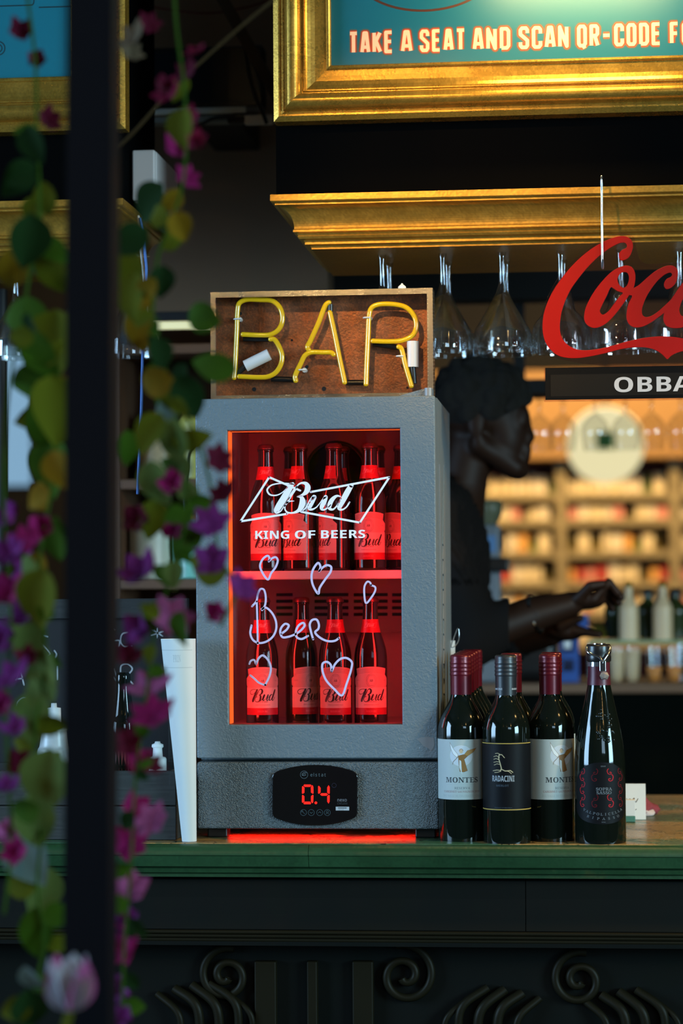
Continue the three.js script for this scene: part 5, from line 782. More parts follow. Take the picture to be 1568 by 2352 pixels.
  const goblet = lathe([[0.03, 0.010], [0.029, 0.008], [0.006, 0.004], [0.004, -0.02], [0.0045, -0.035], ...smoothProfile([[0.008, -0.038], [0.022, -0.050], [0.033, -0.066], [0.037, -0.085], [0.034, -0.11], [0.030, -0.135]], 16)], 26);
  [1238, 1292, 1366, 1436, 1496, 1562].forEach((u, i) => { const o = solo('wine_goblet', goblet, M.stemware, `clear goblet hanging in the rack across the bar, ${['first', 'second', 'third', 'fourth', 'fifth', 'sixth'][i]} from the barman's face`, 'glass', 'goblets in the far rack'); o.position.set(P(u, 940, zr).x, yR, zr); });
  // round white sign beyond
  const zq = -9.2, c = P(1390, 1022, zq), R = 88 * PX(zq), rs = thing('round_shop_sign', 'round cream shop sign with a small green mark', 'sign', [c.x, c.y, zq]);
  part(rs, 'sign_disc', lathe([[0, -0.03], [R - 0.01, -0.03], [R, -0.02], [R, 0.02], [R - 0.01, 0.03], [0, 0.03]], 48).rotateX(Math.PI / 2), std({ color: rgb(0.85, 0.78, 0.5), emissive: rgb(0.95, 0.80, 0.42), emissiveIntensity: 0.8, roughness: 0.5 })); part(rs, 'green_mark', box(-0.05, 0.05, -0.045, 0.05, 0.0305, 0.036, 0.01).translate(0, 0.02, 0), std({ color: rgb(0.15, 0.42, 0.06), roughness: 0.5 })); part(rs, 'hanging_rod', rod(V(0, R, 0), V(0, 4.2 - c.y, 0), 0.012), M.black);
  areaLight('round_sign_light', [1, 0.8, 0.4], 0.6, R * 1.6, R * 1.6, V(c.x, c.y, zq + 0.045), V(c.x, c.y, 0));
}
// ================================================================== THE SHOP BEYOND
{
  const z = -11.6, X = (u) => P(u, 1200, z).x, Y = (v) => P(1300, v, z).y, S = thing('shop_shelving', 'warmly lit shop shelving full of packages behind the bar', 'shelving');
  const amber = std({ color: rgb(0.36, 0.19, 0.06), roughness: 0.6 }), metal = std({ color: rgb(0.34, 0.26, 0.13), roughness: 0.5 }), deep = std({ color: rgb(0.10, 0.012, 0.008), roughness: 0.8 });
  const ux = [785, 1040, 1290, 1545, 1800, 2055], x0 = X(700), x1 = X(2100), sv = [1062 + 92, 1212, 1284, 1352, 1420, 1490];
  part(S, 'header_panel', box(x0, x1, Y(1064), Y(868), z - 0.02, z + 0.5, 0.01), amber, 'amber header panel'); part(S, 'back_panel', box(x0, x1, 0.3, Y(1064), z - 0.06, z - 0.02), deep, 'dark red back panel');
  for (const u of ux) part(S, 'upright', box(X(u) - 0.03, X(u) + 0.03, 0.1, Y(1066), z - 0.019, z + 0.40, 0.004), metal);
  for (const v of sv) for (let i = 0; i + 1 < ux.length; i++) part(S, 'shelf_board', box(X(ux[i]) + 0.031, X(ux[i + 1]) - 0.031, Y(v), Y(v) + 0.045, z - 0.019, z + 0.38), metal);
  areaLight('shop_header_light', [1, 0.66, 0.26], 5, 3.6, 0.12, V(X(1300), Y(860), z + 1.3), V(X(1300), Y(1250), z));
  areaLight('shop_header_light', [1, 0.68, 0.30], 50, 3.6, 0.5, V(X(1300), 3.9, z + 2.2), V(X(1300), Y(1350), z));
  const lampT = thing('shop_ceiling_lamp', 'long warm ceiling lamp over the shop shelving', 'lamp'); part(lampT, 'lamp_diffuser', box(X(1300) - 1.8, X(1300) + 1.8, 3.92, 3.96, z + 1.95, z + 2.45), std({ color: rgb(0.8, 0.7, 0.5), emissive: rgb(1, 0.7, 0.35), emissiveIntensity: 1.5 })); part(lampT, 'lamp_housing', box(X(1300) - 1.82, X(1300) + 1.82, 3.961, 4.2, z + 1.93, z + 2.47), M.black);
  const mats = [['cream carton', rgb(0.85, 0.68, 0.40)], ['pale carton', rgb(0.9, 0.75, 0.52)], ['pink packet', rgb(0.8, 0.30, 0.22)], ['orange box', rgb(0.85, 0.42, 0.10)], ['green bottle', rgb(0.22, 0.34, 0.05)], ['olive tin', rgb(0.30, 0.22, 0.05)], ['red box', rgb(0.5, 0.05, 0.03)]].map(([n, c]) => [n, std({ color: c, roughness: 0.55 })]);
  const shape = { carton: new RoundedBoxGeometry(1, 1, 1, 1, 0.04).translate(0, 0.5, 0), round: lathe(smoothProfile([[0, 0], [0.45, 0.01], [0.5, 0.05], [0.5, 0.62], [0.4, 0.74], [0.18, 0.82], [0.18, 0.99], [0, 1]], 14), 12), tin: lathe([[0, 0], [0.5, 0], [0.5, 1], [0, 1]], 14) };
  const r = SEED(77), plan = [[0, 1, 0, 1, 1, 4, 0, 0], [1, 0, 1, 2, 5, 0, 1, 2], [0, 5, 0, 1, 3, 4, 0, 5], [2, 6, 1, 0, 0, 5, 3, 6], [1, 3, 0, 5, 1, 2, 0, 1], [0, 1, 5, 3, 1, 0, 4, 1]];
  sv.forEach((v, row) => {
    const yb = Y(v) + 0.0455, hMax = (row ? Y(sv[row - 1]) - Y(v) : 0.22) - 0.075; let u = 1045, k = Math.floor(r() * 8);
    while (u < 1790) {
      const w = 14 + r() * 16; if (ux.some((q) => Math.abs(u + w / 2 - q) < 12 + w / 2)) { u += 4; continue; }
      if (r() < 0.07) { u += 10; continue; }
      const m = mats[plan[row][(k++) % 8]], kind = m[0].includes('bottle') ? 'round' : m[0].includes('tin') ? 'tin' : 'carton', ww = w * PX(z) * 0.92, hh = Math.max(0.05, hMax * (0.6 + 0.38 * r()));
      const nm = kind === 'round' ? 'shop_bottle' : kind === 'tin' ? 'shop_tin' : m[0].includes('packet') ? 'shop_packet' : 'shop_carton', o = solo(nm, shape[kind], m[1], `${m[0]} on the ${['top', 'second', 'third', 'fourth', 'fifth', 'lowest'][row]} shelf of the lit shop`, kind === 'round' ? 'bottle' : kind === 'tin' ? 'tin' : 'box', `${m[0]}s on the ${['top', 'second', 'third', 'fourth', 'fifth', 'lowest'][row]} shop shelf`);
      o.position.set(X(u + w / 2), yb, z + 0.25); o.scale.set(ww, hh, kind === 'carton' ? 0.16 : ww); u += w + 1.5;
    }
  });
}
// ================================================================== PENDANT LAMPS out of the picture that warm the gold and the counter
function pendant(label, x, y, z, power, r) {
  const l = thing('pendant_lamp', label, 'lamp', [x, y, z]);
  part(l, 'lamp_shade', lathe([[0.02, 0.12], [0.05, 0.11], [0.11, 0.03], [0.12, 0.0], [0.117, 0.0], [0.107, 0.028], [0.048, 0.105], [0.02, 0.115]], 36), M.black); part(l, 'bulb', new THREE.SphereGeometry(0.035, 20, 14).translate(0, 0.02, 0), std({ color: rgb(1, 0.9, 0.7), emissive: rgb(1, 0.66, 0.26), emissiveIntensity: 6 })); part(l, 'cord', rod(V(0, 0.115, 0), V(0, 4.2 - y, 0), 0.004), M.black);
  const p = new THREE.PointLight(rgb(1, 0.62, 0.22), power); p.name = 'pendant_bulb_light'; p.position.set(x, y + 0.02, z); p.shadow.radius = r; p.castShadow = true; scene.add(p);
}
pendant('black pendant lamp hanging in front of the bar by the name sign', 0.72, 2.02, 0.42, 2.4, 1.7);
pendant('black pendant lamp hanging in the hall above the walkway', 0.3, 2.9, 4.6, 2.2, 1.5);
pendant('black pendant lamp hanging in the hall near the window wall', -1.1, 2.8, 4.2, 2.0, 1.5);
pendant('black pendant lamp hanging in the hall beyond the walkway', 1.5, 2.8, 3.4, 2.2, 1.5);
pendant('added unseen pendant lamp warming the soffit inside the bar', 0.95, 1.78, -0.6, 1.0, 1.7);  // added lamp, unseen, lights the soffit from below
{ // added spotlight, unseen, to warm the cornice and the neon tray
  const a = V(-0.85, 3.1, 2.2), b = V(-0.2, 2.07, -0.1), l = thing('added_spotlight', 'added unseen black spotlight under the hall ceiling warming the gold cornice', 'lamp', [a.x, a.y, a.z]), d = b.clone().sub(a).normalize();
  part(l, 'spot_housing', rod(d.clone().multiplyScalar(-0.14), d.clone().multiplyScalar(-0.012), 0.045, 24), M.black); part(l, 'spot_lens', rod(d.clone().multiplyScalar(-0.0115), d.clone().multiplyScalar(-0.006), 0.036, 24), std({ color: rgb(1, 0.9, 0.7), emissive: rgb(1, 0.64, 0.25), emissiveIntensity: 4 })); part(l, 'spot_stem', rod(V(0, 0.05, -0.0), V(0, 4.2 - a.y, 0), 0.01), M.black);
  const s = new THREE.SpotLight(rgb(1, 0.60, 0.20), 24, 0, 0.15, 0.8); s.name = 'added_spot_light'; s.position.copy(a); s.target.position.copy(b); s.shadow.radius = 1.6; s.castShadow = true; scene.add(s, s.target);
}

// ================================================================== THE BARMAN
function sdfMesh(fn, c, h, res) {   // marching cubes of a distance function in the box c +- h
  const mc = new MarchingCubes(res, M.black, false, false, 260000); mc.isolation = 0; const half = res / 2;
  for (let k = 0, q = 0; k < res; k++) for (let j = 0; j < res; j++) for (let i = 0; i < res; i++, q++) mc.field[q] = -fn(c[0] + (i - half) / half * h[0], c[1] + (j - half) / half * h[1], c[2] + (k - half) / half * h[2]);
  mc.update(); const n = mc.count, pos = new Float32Array(n * 3), nor = new Float32Array(n * 3), e = 0.002;
  for (let i = 0; i < n; i++) {
    const x = c[0] + mc.positionArray[i * 3] * h[0], y = c[1] + mc.positionArray[i * 3 + 1] * h[1], z = c[2] + mc.positionArray[i * 3 + 2] * h[2]; pos.set([x, y, z], i * 3);
    const g = V(fn(x + e, y, z) - fn(x - e, y, z), fn(x, y + e, z) - fn(x, y - e, z), fn(x, y, z + e) - fn(x, y, z - e)).normalize(); nor.set([g.x, g.y, g.z], i * 3);
  }
  const g = new THREE.BufferGeometry(); g.setAttribute('position', new THREE.BufferAttribute(pos, 3)); g.setAttribute('normal', new THREE.BufferAttribute(nor, 3)); g.setAttribute('uv', new THREE.BufferAttribute(new Float32Array(n * 2), 2)); return g;
}
{
  const z0 = -1.3, s = PX(z0), o = P(1110, 960, z0), FL = 0.13;
  struct('floor_step', box(-1.6, 1.65, 0, FL, -2.2, ZB - 0.02), std({ color: rgb(0.03, 0.022, 0.016), roughness: 0.8 }));
  const smin = (a, b, k) => { const h = Math.max(k - Math.abs(a - b), 0) / k; return Math.min(a, b) - h * h * k * 0.25; };
  const cap = (x, y, z, a, b, ra, rb) => { const ax = x - a[0], ay = y - a[1], az = z - a[2], bx = b[0] - a[0], by = b[1] - a[1], bz = b[2] - a[2], t = clamp((ax * bx + ay * by + az * bz) / (bx * bx + by * by + bz * bz)); return Math.hypot(ax - bx * t, ay - by * t, az - bz * t) - (ra + (rb - ra) * t); };
  const ell = (x, y, z, c, r) => { const k = Math.hypot((x - c[0]) / r[0], (y - c[1]) / r[1], (z - c[2]) / r[2]); return (k - 1) * Math.min(...r); };
  const q = (px, py, zz = 0) => [px * s, py * s, zz];
  const headParts = [
    (x, y, z) => ell(x, y, z, q(-4, 22), [98 * s, 88 * s, 0.076]), (x, y, z) => ell(x, y, z, q(46, -38), [56 * s, 84 * s, 0.060]), (x, y, z) => cap(x, y, z, q(88, 6, 0.028), q(88, 6, -0.028), 0.014, 0.014),
    (x, y, z) => cap(x, y, z, q(94, -8), q(104, -42), 0.008, 0.011), (x, y, z) => cap(x, y, z, q(100, -48, 0.011), q(100, -48, -0.011), 0.008, 0.008),
    (x, y, z) => cap(x, y, z, q(97, -74, 0.018), q(97, -74, -0.018), 0.009, 0.009), (x, y, z) => cap(x, y, z, q(94, -91, 0.015), q(94, -91, -0.015), 0.0095, 0.0095), (x, y, z) => ell(x, y, z, q(76, -122), [0.026, 0.020, 0.026]),
    (x, y, z) => cap(x, y, z, q(70, -116, 0.026), q(-6, -66, 0.055), 0.018, 0.022), (x, y, z) => cap(x, y, z, q(70, -116, -0.026), q(-6, -66, -0.055), 0.018, 0.022),
    (x, y, z) => ell(x, y, z, q(-14, -18, 0.078), [0.018, 0.030, 0.010]), (x, y, z) => ell(x, y, z, q(-14, -18, -0.078), [0.018, 0.030, 0.010]), (x, y, z) => ell(x, y, z, q(86, -12, 0.031), [0.012, 0.012, 0.014]), (x, y, z) => ell(x, y, z, q(86, -12, -0.031), [0.012, 0.012, 0.014]),
    (x, y, z) => cap(x, y, z, q(-34, -70), q(-66, -200), 0.052, 0.058),
  ];
  const head = (x, y, z) => headParts.reduce((d, f) => smin(d, f(x, y, z), 0.016), 9);
  const yF = (FL - o.y) / s;   // the floor in head pixels
  const hip = yF * 0.53, E = [q(-30, -500, 0.24), q(-30, -500, -0.24)], WR = q(196, -428, 0.14);
  const limbs = (g) => [
    (x, y, z) => ell(x, y, z, q(-128, -330), [0.122 + g, 0.20 + g, 0.175 + g]), (x, y, z) => ell(x, y, z, q(-132, -500), [0.115 + g, 0.20 + g, 0.155 + g]), (x, y, z) => ell(x, y, z, q(-130, hip + 40), [0.12 + g, 0.14 + g, 0.165 + g]), (x, y, z) => cap(x, y, z, q(-110, -225, 0.17), q(-110, -225, -0.17), 0.062 + g, 0.062 + g),
    (x, y, z) => cap(x, y, z, q(-110, -235, 0.20), E[0], 0.055 + g, 0.045 + g), (x, y, z) => cap(x, y, z, E[0], q(110, -452, 0.18), 0.044 + g, 0.036 + g), (x, y, z) => cap(x, y, z, q(-110, -235, -0.20), E[1], 0.055 + g, 0.045 + g), (x, y, z) => cap(x, y, z, E[1], q(60, -520, -0.16), 0.044 + g, 0.034 + g),
    (x, y, z) => cap(x, y, z, q(-130, hip, 0.09), q(-118, hip * 0.5 + yF * 0.5, 0.10), 0.082 + g, 0.056 + g), (x, y, z) => cap(x, y, z, q(-118, hip * 0.5 + yF * 0.5, 0.10), q(-135, yF + 90, 0.10), 0.054 + g, 0.038 + g), (x, y, z) => cap(x, y, z, q(-130, hip, -0.09), q(-118, hip * 0.5 + yF * 0.5, -0.10), 0.082 + g, 0.056 + g), (x, y, z) => cap(x, y, z, q(-118, hip * 0.5 + yF * 0.5, -0.10), q(-135, yF + 90, -0.10), 0.054 + g, 0.038 + g),
  ];
  const feet = [1, -1].map((k) => (x, y, z) => cap(x, y, z, q(-145, yF + 42, 0.10 * k), q(50, yF + 36, 0.115 * k), 0.038, 0.034));
  const fing = [[0.030, 300, -392], [0.011, 308, -402], [-0.008, 302, -414], [-0.025, 288, -426]];
  const hands = [(x, y, z) => cap(x, y, z, q(110, -452, 0.18), WR, 0.036, 0.026), (x, y, z) => ell(x, y, z, q(226, -420, 0.125), [0.046, 0.020, 0.040]), ...fing.map(([dz, fx, fy]) => (x, y, z) => Math.min(cap(x, y, z, q(246, -416, 0.125 + dz), q((fx + 250) / 2 + 6, fy + 12, 0.12 + dz), 0.0095, 0.009), cap(x, y, z, q((fx + 250) / 2 + 6, fy + 12, 0.12 + dz), q(fx, fy - 12, 0.115 + dz), 0.009, 0.0078))), (x, y, z) => Math.min(cap(x, y, z, q(214, -414, 0.16), q(240, -388, 0.175), 0.0115, 0.010), cap(x, y, z, q(240, -388, 0.175), q(266, -384, 0.168), 0.010, 0.0085)),
    (x, y, z) => cap(x, y, z, q(60, -520, -0.16), q(150, -500, -0.10), 0.034, 0.025), (x, y, z) => ell(x, y, z, q(180, -494, -0.09), [0.045, 0.02, 0.038]), ...[0.028, 0.010, -0.008, -0.026].map((dz, i) => (x, y, z) => cap(x, y, z, q(205, -490, -0.09 + dz), q(258 - i * 5, -500, -0.085 + dz), 0.0095, 0.008)), (x, y, z) => cap(x, y, z, q(170, -480, -0.055), q(215, -462, -0.045), 0.0115, 0.009)];
  const L0 = limbs(0), L1 = limbs(0.012);
  const union = (list, k) => (x, y, z) => list.reduce((d, f) => smin(d, f(x, y, z), k), 9);
  const bodyF = union([...L0, ...feet], 0.035), handF = union(hands, 0.007), neckF = (x, y, z) => cap(x, y, z, q(-34, -70), q(-70, -215), 0.052, 0.062);
  const p = thing('person', 'barman with short curly hair in a dark shirt looking down behind the bar', 'person', [o.x, o.y, z0]);
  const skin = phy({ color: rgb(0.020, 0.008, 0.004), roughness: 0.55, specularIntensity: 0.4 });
  const yMid = (-180 * s + yF * s) / 2, yHalf = (-180 * s - yF * s) / 2 + 0.06;
  const torso = sdfMesh((x, y, z) => smin(bodyF(x, y, z), neckF(x, y, z), 0.03), [-0.08, yMid, 0], [0.42, yHalf, 0.42], 100);
  const hd = sdfMesh(head, q(-5, -60), [0.15, 0.20, 0.15], 84), hn = sdfMesh(handF, q(180, -440, 0.02), [0.17, 0.12, 0.24], 88);
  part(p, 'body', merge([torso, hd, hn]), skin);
  const hr = SEED(9), bumps = Array.from({ length: 150 }, () => { const a = hr() * 6.283, b = Math.acos(hr() * 1.5 - 0.5); return [Math.sin(b) * Math.cos(a), Math.cos(b), Math.sin(b) * Math.sin(a), 0.011 + hr() * 0.010]; });
  const hairF = (x, y, z) => { let d = ell(x, y, z, q(-8, 45), [107 * s, 92 * s, 0.092]); for (const [a, b, c, r] of bumps) { const dx = x - (-8 * s + a * 102 * s), dy = y - (45 * s + b * 88 * s), dz = z - c * 0.088; if (Math.abs(dx) + Math.abs(dy) + Math.abs(dz) < 0.06) d = smin(d, Math.hypot(dx, dy, dz) - r, 0.006); } return Math.max(d, -(y - 18 * s + (x - 60 * s) * -0.55 + 0.012), -(y + 70 * s)); };
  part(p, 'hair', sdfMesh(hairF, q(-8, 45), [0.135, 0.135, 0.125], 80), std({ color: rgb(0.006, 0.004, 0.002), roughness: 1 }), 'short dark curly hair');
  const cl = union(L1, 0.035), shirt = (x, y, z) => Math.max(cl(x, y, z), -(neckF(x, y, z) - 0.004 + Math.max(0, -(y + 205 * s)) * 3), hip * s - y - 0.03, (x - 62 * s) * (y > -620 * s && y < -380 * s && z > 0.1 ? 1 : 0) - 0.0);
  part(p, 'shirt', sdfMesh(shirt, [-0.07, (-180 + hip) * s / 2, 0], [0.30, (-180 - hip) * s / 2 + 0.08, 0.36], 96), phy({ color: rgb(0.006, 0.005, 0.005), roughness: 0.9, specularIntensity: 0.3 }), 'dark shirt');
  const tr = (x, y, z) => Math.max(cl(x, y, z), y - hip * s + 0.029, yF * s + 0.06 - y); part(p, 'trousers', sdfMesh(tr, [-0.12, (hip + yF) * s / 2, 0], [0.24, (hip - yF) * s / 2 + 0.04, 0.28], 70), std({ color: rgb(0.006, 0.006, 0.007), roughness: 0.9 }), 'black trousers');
  const shoe = union(feet.map((f) => (x, y, z) => f(x, y, z) - 0.006), 0.01); part(p, 'shoes', sdfMesh((x, y, z) => Math.max(shoe(x, y, z), yF * s - y + 0.001), q(-50, yF + 45), [0.18, 0.07, 0.22], 60), M.black, 'black shoes');
  const w = q(118, -450, 0.178), tor = new THREE.TorusGeometry(0.036, 0.0055, 10, 30).rotateY(Math.PI / 2 - 0.25).rotateZ(0.3).translate(...w); part(p, 'watch', tor, M.chrome, 'metal wristwatch');
  // espresso machine beyond him
  const zz = -2.5, a = P(1160, 1415, zz), b = P(1281, 1566, zz), em = thing('espresso_machine', 'black rounded espresso machine beside the blue crate', 'machine');
  part(em, 'machine_body', box(a.x, b.x, b.y + 0.0005, a.y, zz - 0.2, zz, 0.03), M.blackPlastic); part(em, 'cup_rail', tube([V(a.x + 0.02, a.y + 0.012, zz - 0.02), V((a.x + b.x) / 2, a.y + 0.014, zz - 0.012), V(b.x - 0.02, a.y + 0.012, zz - 0.02)], 0.004, 20, 8), M.chrome); for (const f of [0.2, 0.8]) part(em, 'rail_post', rod(V(a.x + (b.x - a.x) * f, a.y - 0.005, zz - 0.018), V(a.x + (b.x - a.x) * f, a.y + 0.013, zz - 0.018), 0.003), M.chrome);
}

// ================================================================== FOREGROUND: post, flowering garlands, tulip
{
  const z = 1.44, t = P(216, 0, z), b = P(207, 2352, z), d = t.clone().sub(b), w = 0.0465, len = 4.6;
  const yTop = 4.2, f = (y) => b.x + d.x * (y - b.y) / d.y;
  const g = new THREE.BoxGeometry(w, 4.2, w, 1, 1, 1), p = g.attributes.position; for (let i = 0; i < p.count; i++) { const y = p.getY(i) + 2.1; p.setXYZ(i, p.getX(i) + f(y), y, p.getZ(i) + z); }
  const po = thing('black_post', 'black square steel post twined with flower garlands', 'post'); part(po, 'post_shaft', metricUV(g), M.post); part(po, 'floor_plate', box(f(0) - 0.07, f(0) + 0.07, 0.0005, 0.012, z - 0.07, z + 0.07, 0.003), M.post);
  const z2 = -0.02, x2 = P(4, 1050, -0.6).x; solo('thin_pole', rod(V(x2, YC + 0.0005, -0.6), V(x2, ySof, -0.42 - 0.18), 0.012), M.black, 'thin black pole standing on the counter below the canopy', 'pole');
}
const leafGeo = (len, wid, fold, bend) => { const n = 10, m = 4, pos = [], uv = [], idx = []; for (let j = 0; j <= n; j++) for (let i = 0; i <= m; i++) { const t = j / n, sx = (i / m - 0.5) * 2, w = wid * Math.pow(Math.sin(Math.PI * Math.pow(t, 0.72)), 0.9) * 0.5 + 0.0006; pos.push(sx * w, t * len - bend * t * t * len * 0.3, Math.abs(sx) * w * fold - bend * t * t * len * 0.5); uv.push(i / m, t); } for (let j = 0; j < n; j++) for (let i = 0; i < m; i++) { const a = j * (m + 1) + i; idx.push(a, a + 1, a + m + 2, a, a + m + 2, a + m + 1); } const g = new THREE.BufferGeometry(); g.setAttribute('position', new THREE.Float32BufferAttribute(pos, 3)); g.setAttribute('uv', new THREE.Float32BufferAttribute(uv, 2)); g.setIndex(idx); g.computeVertexNormals(); return g; };
const leafShapes = [leafGeo(1, 0.62, 0.35, 0.5), leafGeo(1, 0.5, 0.25, 0.9), leafGeo(1, 0.72, 0.45, 0.3)];
const blossom = (n, open, wid, seed) => { const r = SEED(seed), l = []; for (let i = 0; i < n; i++) l.push(leafGeo(0.62, wid * (0.9 + 0.2 * r()), 0.3, -0.5 + r() * 0.5).rotateX(open + (r() - 0.5) * 0.3).rotateY(i / n * 6.283 + r() * 0.4)); return merge(l); };
const blossoms = [blossom(5, 0.75, 0.5, 1), blossom(6, 1.05, 0.46, 2), blossom(4, 0.5, 0.6, 3)];
const thin = (r, g, b, t = 0.35) => phy({ color: rgb(r, g, b), roughness: 0.85, transmission: t, thickness: 0, specularIntensity: 0.12, side: THREE.DoubleSide });
const LEAF = { mid: thin(0.028, 0.068, 0.002), dark: thin(0.006, 0.022, 0.003), lime: thin(0.070, 0.078, 0.002), gold: thin(0.15, 0.085, 0.002), pale: thin(0.078, 0.112, 0.025), mist: thin(0.10, 0.14, 0.13), twig: thin(0.05, 0.028, 0.008) };
const PET = { mag: thin(0.20, 0.006, 0.07), pur: thin(0.13, 0.016, 0.125), pink: thin(0.28, 0.065, 0.17), deep: thin(0.07, 0.003, 0.014), red: thin(0.15, 0.005, 0.028), white: thin(0.32, 0.33, 0.38), beige: thin(0.12, 0.085, 0.05) };  // upper blossoms take the darker colours, with shade painted in
function garland(label, stems, leaves, flowers, z, seed, fill) {
  const g = thing('flower_garland', label, 'garland'), r = SEED(seed), zv = () => z + (r() - 0.5) * 0.16;
  for (const st of stems) part(g, 'stem', tube(st.map(([u, v, dz]) => P(u, v, z + (dz || 0))), 0.0019, 90, 6), st[0][0] === 640 ? LEAF.twig : LEAF.mid, st[0][0] === 640 ? 'brown twig' : 'thin green stem');
  const put = (name, geo, m, u, v, px, ang, zz, tilt) => { const o = part(g, name, geo, m), s = px * PX(zz); o.position.copy(P(u, v, zz)); o.scale.setScalar(s); o.rotation.set(tilt, (r() - 0.5) * 1.2, ang, 'ZXY'); };
  for (const [u, v, px, m, ang] of leaves) { const a = ang ?? r() * 6.28; put('leaf', leafShapes[Math.floor(r() * 3)], LEAF[m], u + Math.sin(a) * px * 0.6, v + Math.cos(a) * px * 0.6, px * 1.25, a, zv(), (r() - 0.5) * 0.7); }
  for (const [u, v, px, m] of flowers) put('blossom', blossoms[Math.floor(r() * 3)], PET[m], u, v + px * 0.25, px * 1.15, (r() - 0.5) * 2.4, zv(), 0.5 + r() * 0.7);
  for (const [v0, v1, n, ms, px] of fill) for (let i = 0; i < n; i++) { const v = v0 + (v1 - v0) * (i + r()) / n, st = stems[0]; let k = 0; while (k + 2 < st.length && st[k + 1][1] < v) k++; const t = clamp((v - st[k][1]) / (st[k + 1][1] - st[k][1])), u = st[k][0] + (st[k + 1][0] - st[k][0]) * t; const a = r() * 6.28, p = px * (0.7 + 0.6 * r()); put('leaf', leafShapes[Math.floor(r() * 3)], LEAF[ms[Math.floor(r() * ms.length)]], u, v, p, a, zv(), (r() - 0.5)); }
  return g;
}
garland('flower garland with magenta and purple blossoms hanging between the dark post and the fridge',
  [[[380, -1500], [395, -200], [405, 60], [425, 220], [420, 420], [360, 600], [355, 760], [395, 900], [420, 1040], [430, 1160], [400, 1300], [355, 1450], [335, 1600], [310, 1800], [300, 2000], [285, 2180], [280, 2420], [280, 2700]], [[395, 900], [450, 1000], [490, 1150], [505, 1290], [545, 1340], [505, 1440]], [[640, -10, -0.3], [560, 55, -0.3], [480, 125, -0.3], [400, 200, -0.3], [310, 300, -0.3], [250, 360, -0.3]]],
  [[440, 722, 118, 'mid', 1.3], [478, 842, 112, 'mid', 1.45], [440, 930, 130, 'dark', 3.6], [400, 880, 90, 'dark', 2.6], [372, 820, 80, 'dark', 3.4], [320, 770, 120, 'gold', 3.1], [300, 690, 110, 'lime', 3.0], [330, 880, 120, 'gold', 1.7], [290, 640, 130, 'lime', 3.2], [395, 1030, 120, 'pale', 3.1], [340, 1000, 100, 'lime', 2.6], [300, 1040, 90, 'mid', 3.3], [360, 1120, 110, 'pale', 3.4], [420, 1250, 110, 'mid', 2.4], [460, 1300, 110, 'lime', 1.4], [400, 1460, 100, 'mid', 2.8], [290, 560, 100, 'dark', 2.2], [330, 470, 110, 'dark', 2.4], [370, 650, 70, 'dark', 3.0], [350, 1200, 90, 'lime', 3.0], [385, 960, 90, 'mist', 3.1], [410, 1090, 80, 'pale', 3.0], [320, 1690, 70, 'mid', 3.0], [420, 300, 90, 'lime', 3.1], [415, 210, 70, 'lime', 3.0]],
  [[372, 190, 50, 'deep'], [430, 155, 55, 'deep'], [448, 110, 45, 'red'], [385, 200, 55, 'red'], [432, 265, 55, 'red'], [405, 330, 60, 'mag'], [450, 320, 55, 'red'], [428, 398, 50, 'mag'], [340, 45, 45, 'deep'], [310, 70, 60, 'beige'], [300, 110, 45, 'beige'], [500, 1042, 58, 'deep'], [400, 1100, 66, 'mag'], [485, 1185, 70, 'pur'], [515, 1120, 55, 'deep'], [408, 1205, 74, 'mag'], [320, 1180, 70, 'deep'], [330, 1300, 92, 'pur'], [490, 1275, 76, 'pur'], [552, 1335, 64, 'pur'], [505, 1400, 62, 'mag'], [392, 1400, 80, 'pink'], [325, 1440, 84, 'pur'], [290, 1500, 70, 'deep'], [348, 1560, 86, 'pink'], [352, 1625, 80, 'mag'], [285, 1690, 66, 'deep'], [302, 1735, 78, 'mag'], [345, 1745, 50, 'deep'], [300, 1850, 84, 'mag'], [350, 1870, 66, 'pink'], [292, 1915, 76, 'mag'], [302, 2028, 78, 'pink'], [290, 2100, 84, 'pur'], [285, 2150, 80, 'mag'], [282, 2260, 72, 'pur'], [285, 2330, 60, 'pur']],
  1.2, 21, [[420, 1000, 16, ['gold', 'lime', 'dark', 'mid'], 85], [1000, 1500, 16, ['mid', 'lime', 'pale'], 70], [1500, 2350, 10, ['mid', 'dark'], 55]]);
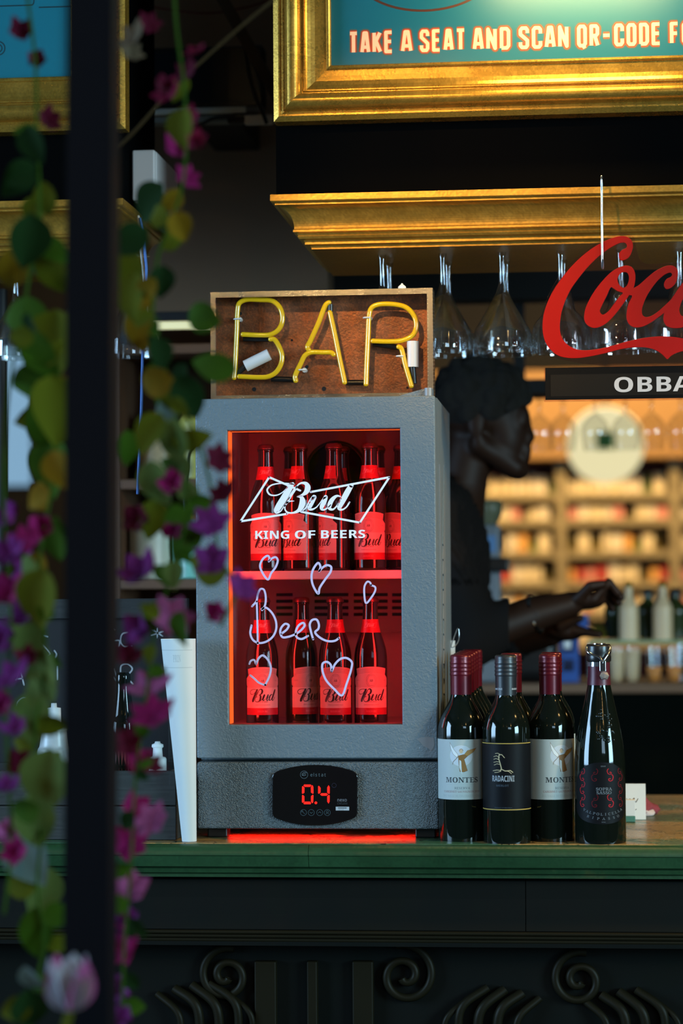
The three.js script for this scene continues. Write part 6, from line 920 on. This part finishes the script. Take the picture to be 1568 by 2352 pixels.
garland('flower garland with purple blossoms and pale green leaves beyond the far side of the post',
  [[[60, -1500], [55, -100], [80, 130], [85, 300], [90, 520], [60, 700], [110, 900], [120, 1100], [90, 1300], [105, 1500], [80, 1700], [95, 1900], [85, 2050], [105, 2150], [75, 2300], [75, 2700]], [[60, 700], [20, 900], [10, 1150], [25, 1400], [15, 1650], [25, 1950], [10, 2100]]],
  [[30, 720, 140, 'mid', 1.5], [95, 830, 130, 'mid', 3.6], [60, 880, 140, 'mid', 2.0], [110, 1000, 170, 'mid', 3.2], [125, 800, 150, 'lime', 3.1], [120, 1080, 130, 'mid', 3.0], [130, 950, 150, 'lime', 3.3], [60, 560, 120, 'dark', 3.0], [70, 620, 100, 'dark', 2.3], [120, 640, 120, 'lime', 3.4], [20, 640, 130, 'gold', 2.9], [75, 340, 90, 'dark', 3.4], [40, 420, 100, 'dark', 2.6], [100, 470, 90, 'lime', 3.1], [90, 1380, 130, 'lime', 3.0], [60, 1480, 120, 'pale', 3.2], [100, 1560, 130, 'pale', 3.1], [80, 1660, 120, 'pale', 3.3], [105, 1800, 140, 'pale', 3.0], [80, 1900, 130, 'pale', 3.3], [75, 1980, 120, 'mist', 3.8], [100, 2060, 120, 'pale', 3.0], [85, 2160, 130, 'mid', 3.2], [70, 2270, 90, 'mist', 3.4], [60, 2330, 100, 'dark', 3.1], [120, 1250, 110, 'mid', 3.0]],
  [[45, 60, 55, 'deep'], [80, 130, 50, 'deep'], [105, 265, 60, 'deep'], [35, 1170, 70, 'pur'], [30, 1260, 84, 'pur'], [65, 1295, 70, 'pur'], [20, 1350, 90, 'mag'], [62, 1400, 80, 'pur'], [18, 1450, 84, 'pur'], [30, 1540, 80, 'pur'], [8, 1610, 70, 'mag'], [35, 1665, 62, 'pur'], [45, 1745, 66, 'deep'], [15, 1800, 60, 'pur'], [20, 1900, 70, 'pink'], [40, 1945, 60, 'mag'], [60, 1500, 50, 'deep'], [90, 1200, 66, 'mag'], [55, 1230, 60, 'mag']],
  1.24, 47, [[300, 1300, 14, ['lime', 'dark', 'mid', 'gold'], 95], [1300, 2350, 16, ['pale', 'lime', 'mid'], 80]]);
{ // a single tulip close to the lens
  const z = 1.55, c = P(160, 2300, z), t = thing('tulip', 'pale pink and white tulip in front of the dark post', 'flower', [c.x, 0, z]);
  part(t, 'stem', tube([V(-0.15, 0.37, 0.2), V(-0.08, c.y * 0.7, 0.08), V(0, c.y - 0.01, 0)], 0.004, 30, 8), LEAF.lime);
  const h = 125 * PX(z); for (let i = 0; i < 6; i++) part(t, 'petal', leafGeo(h, h * 0.72, 0.5, -0.25).rotateX(0.16 + (i % 2) * 0.06).translate(0, 0, h * 0.02).rotateY(i * 1.0472), i % 3 === 1 ? PET.pink : PET.white).position.y = c.y - 0.01;
  const pt = thing('flower_pot', 'dark flower pot on the floor holding the pale tulip', 'pot', [c.x - 0.15, 0.0005, z + 0.2]); part(pt, 'pot_wall', lathe([[0, 0], [0.09, 0], [0.13, 0.38], [0.14, 0.4], [0.125, 0.4], [0.12, 0.37], [0, 0.37]], 30), M.black);
}
renderer.render(scene, camera);
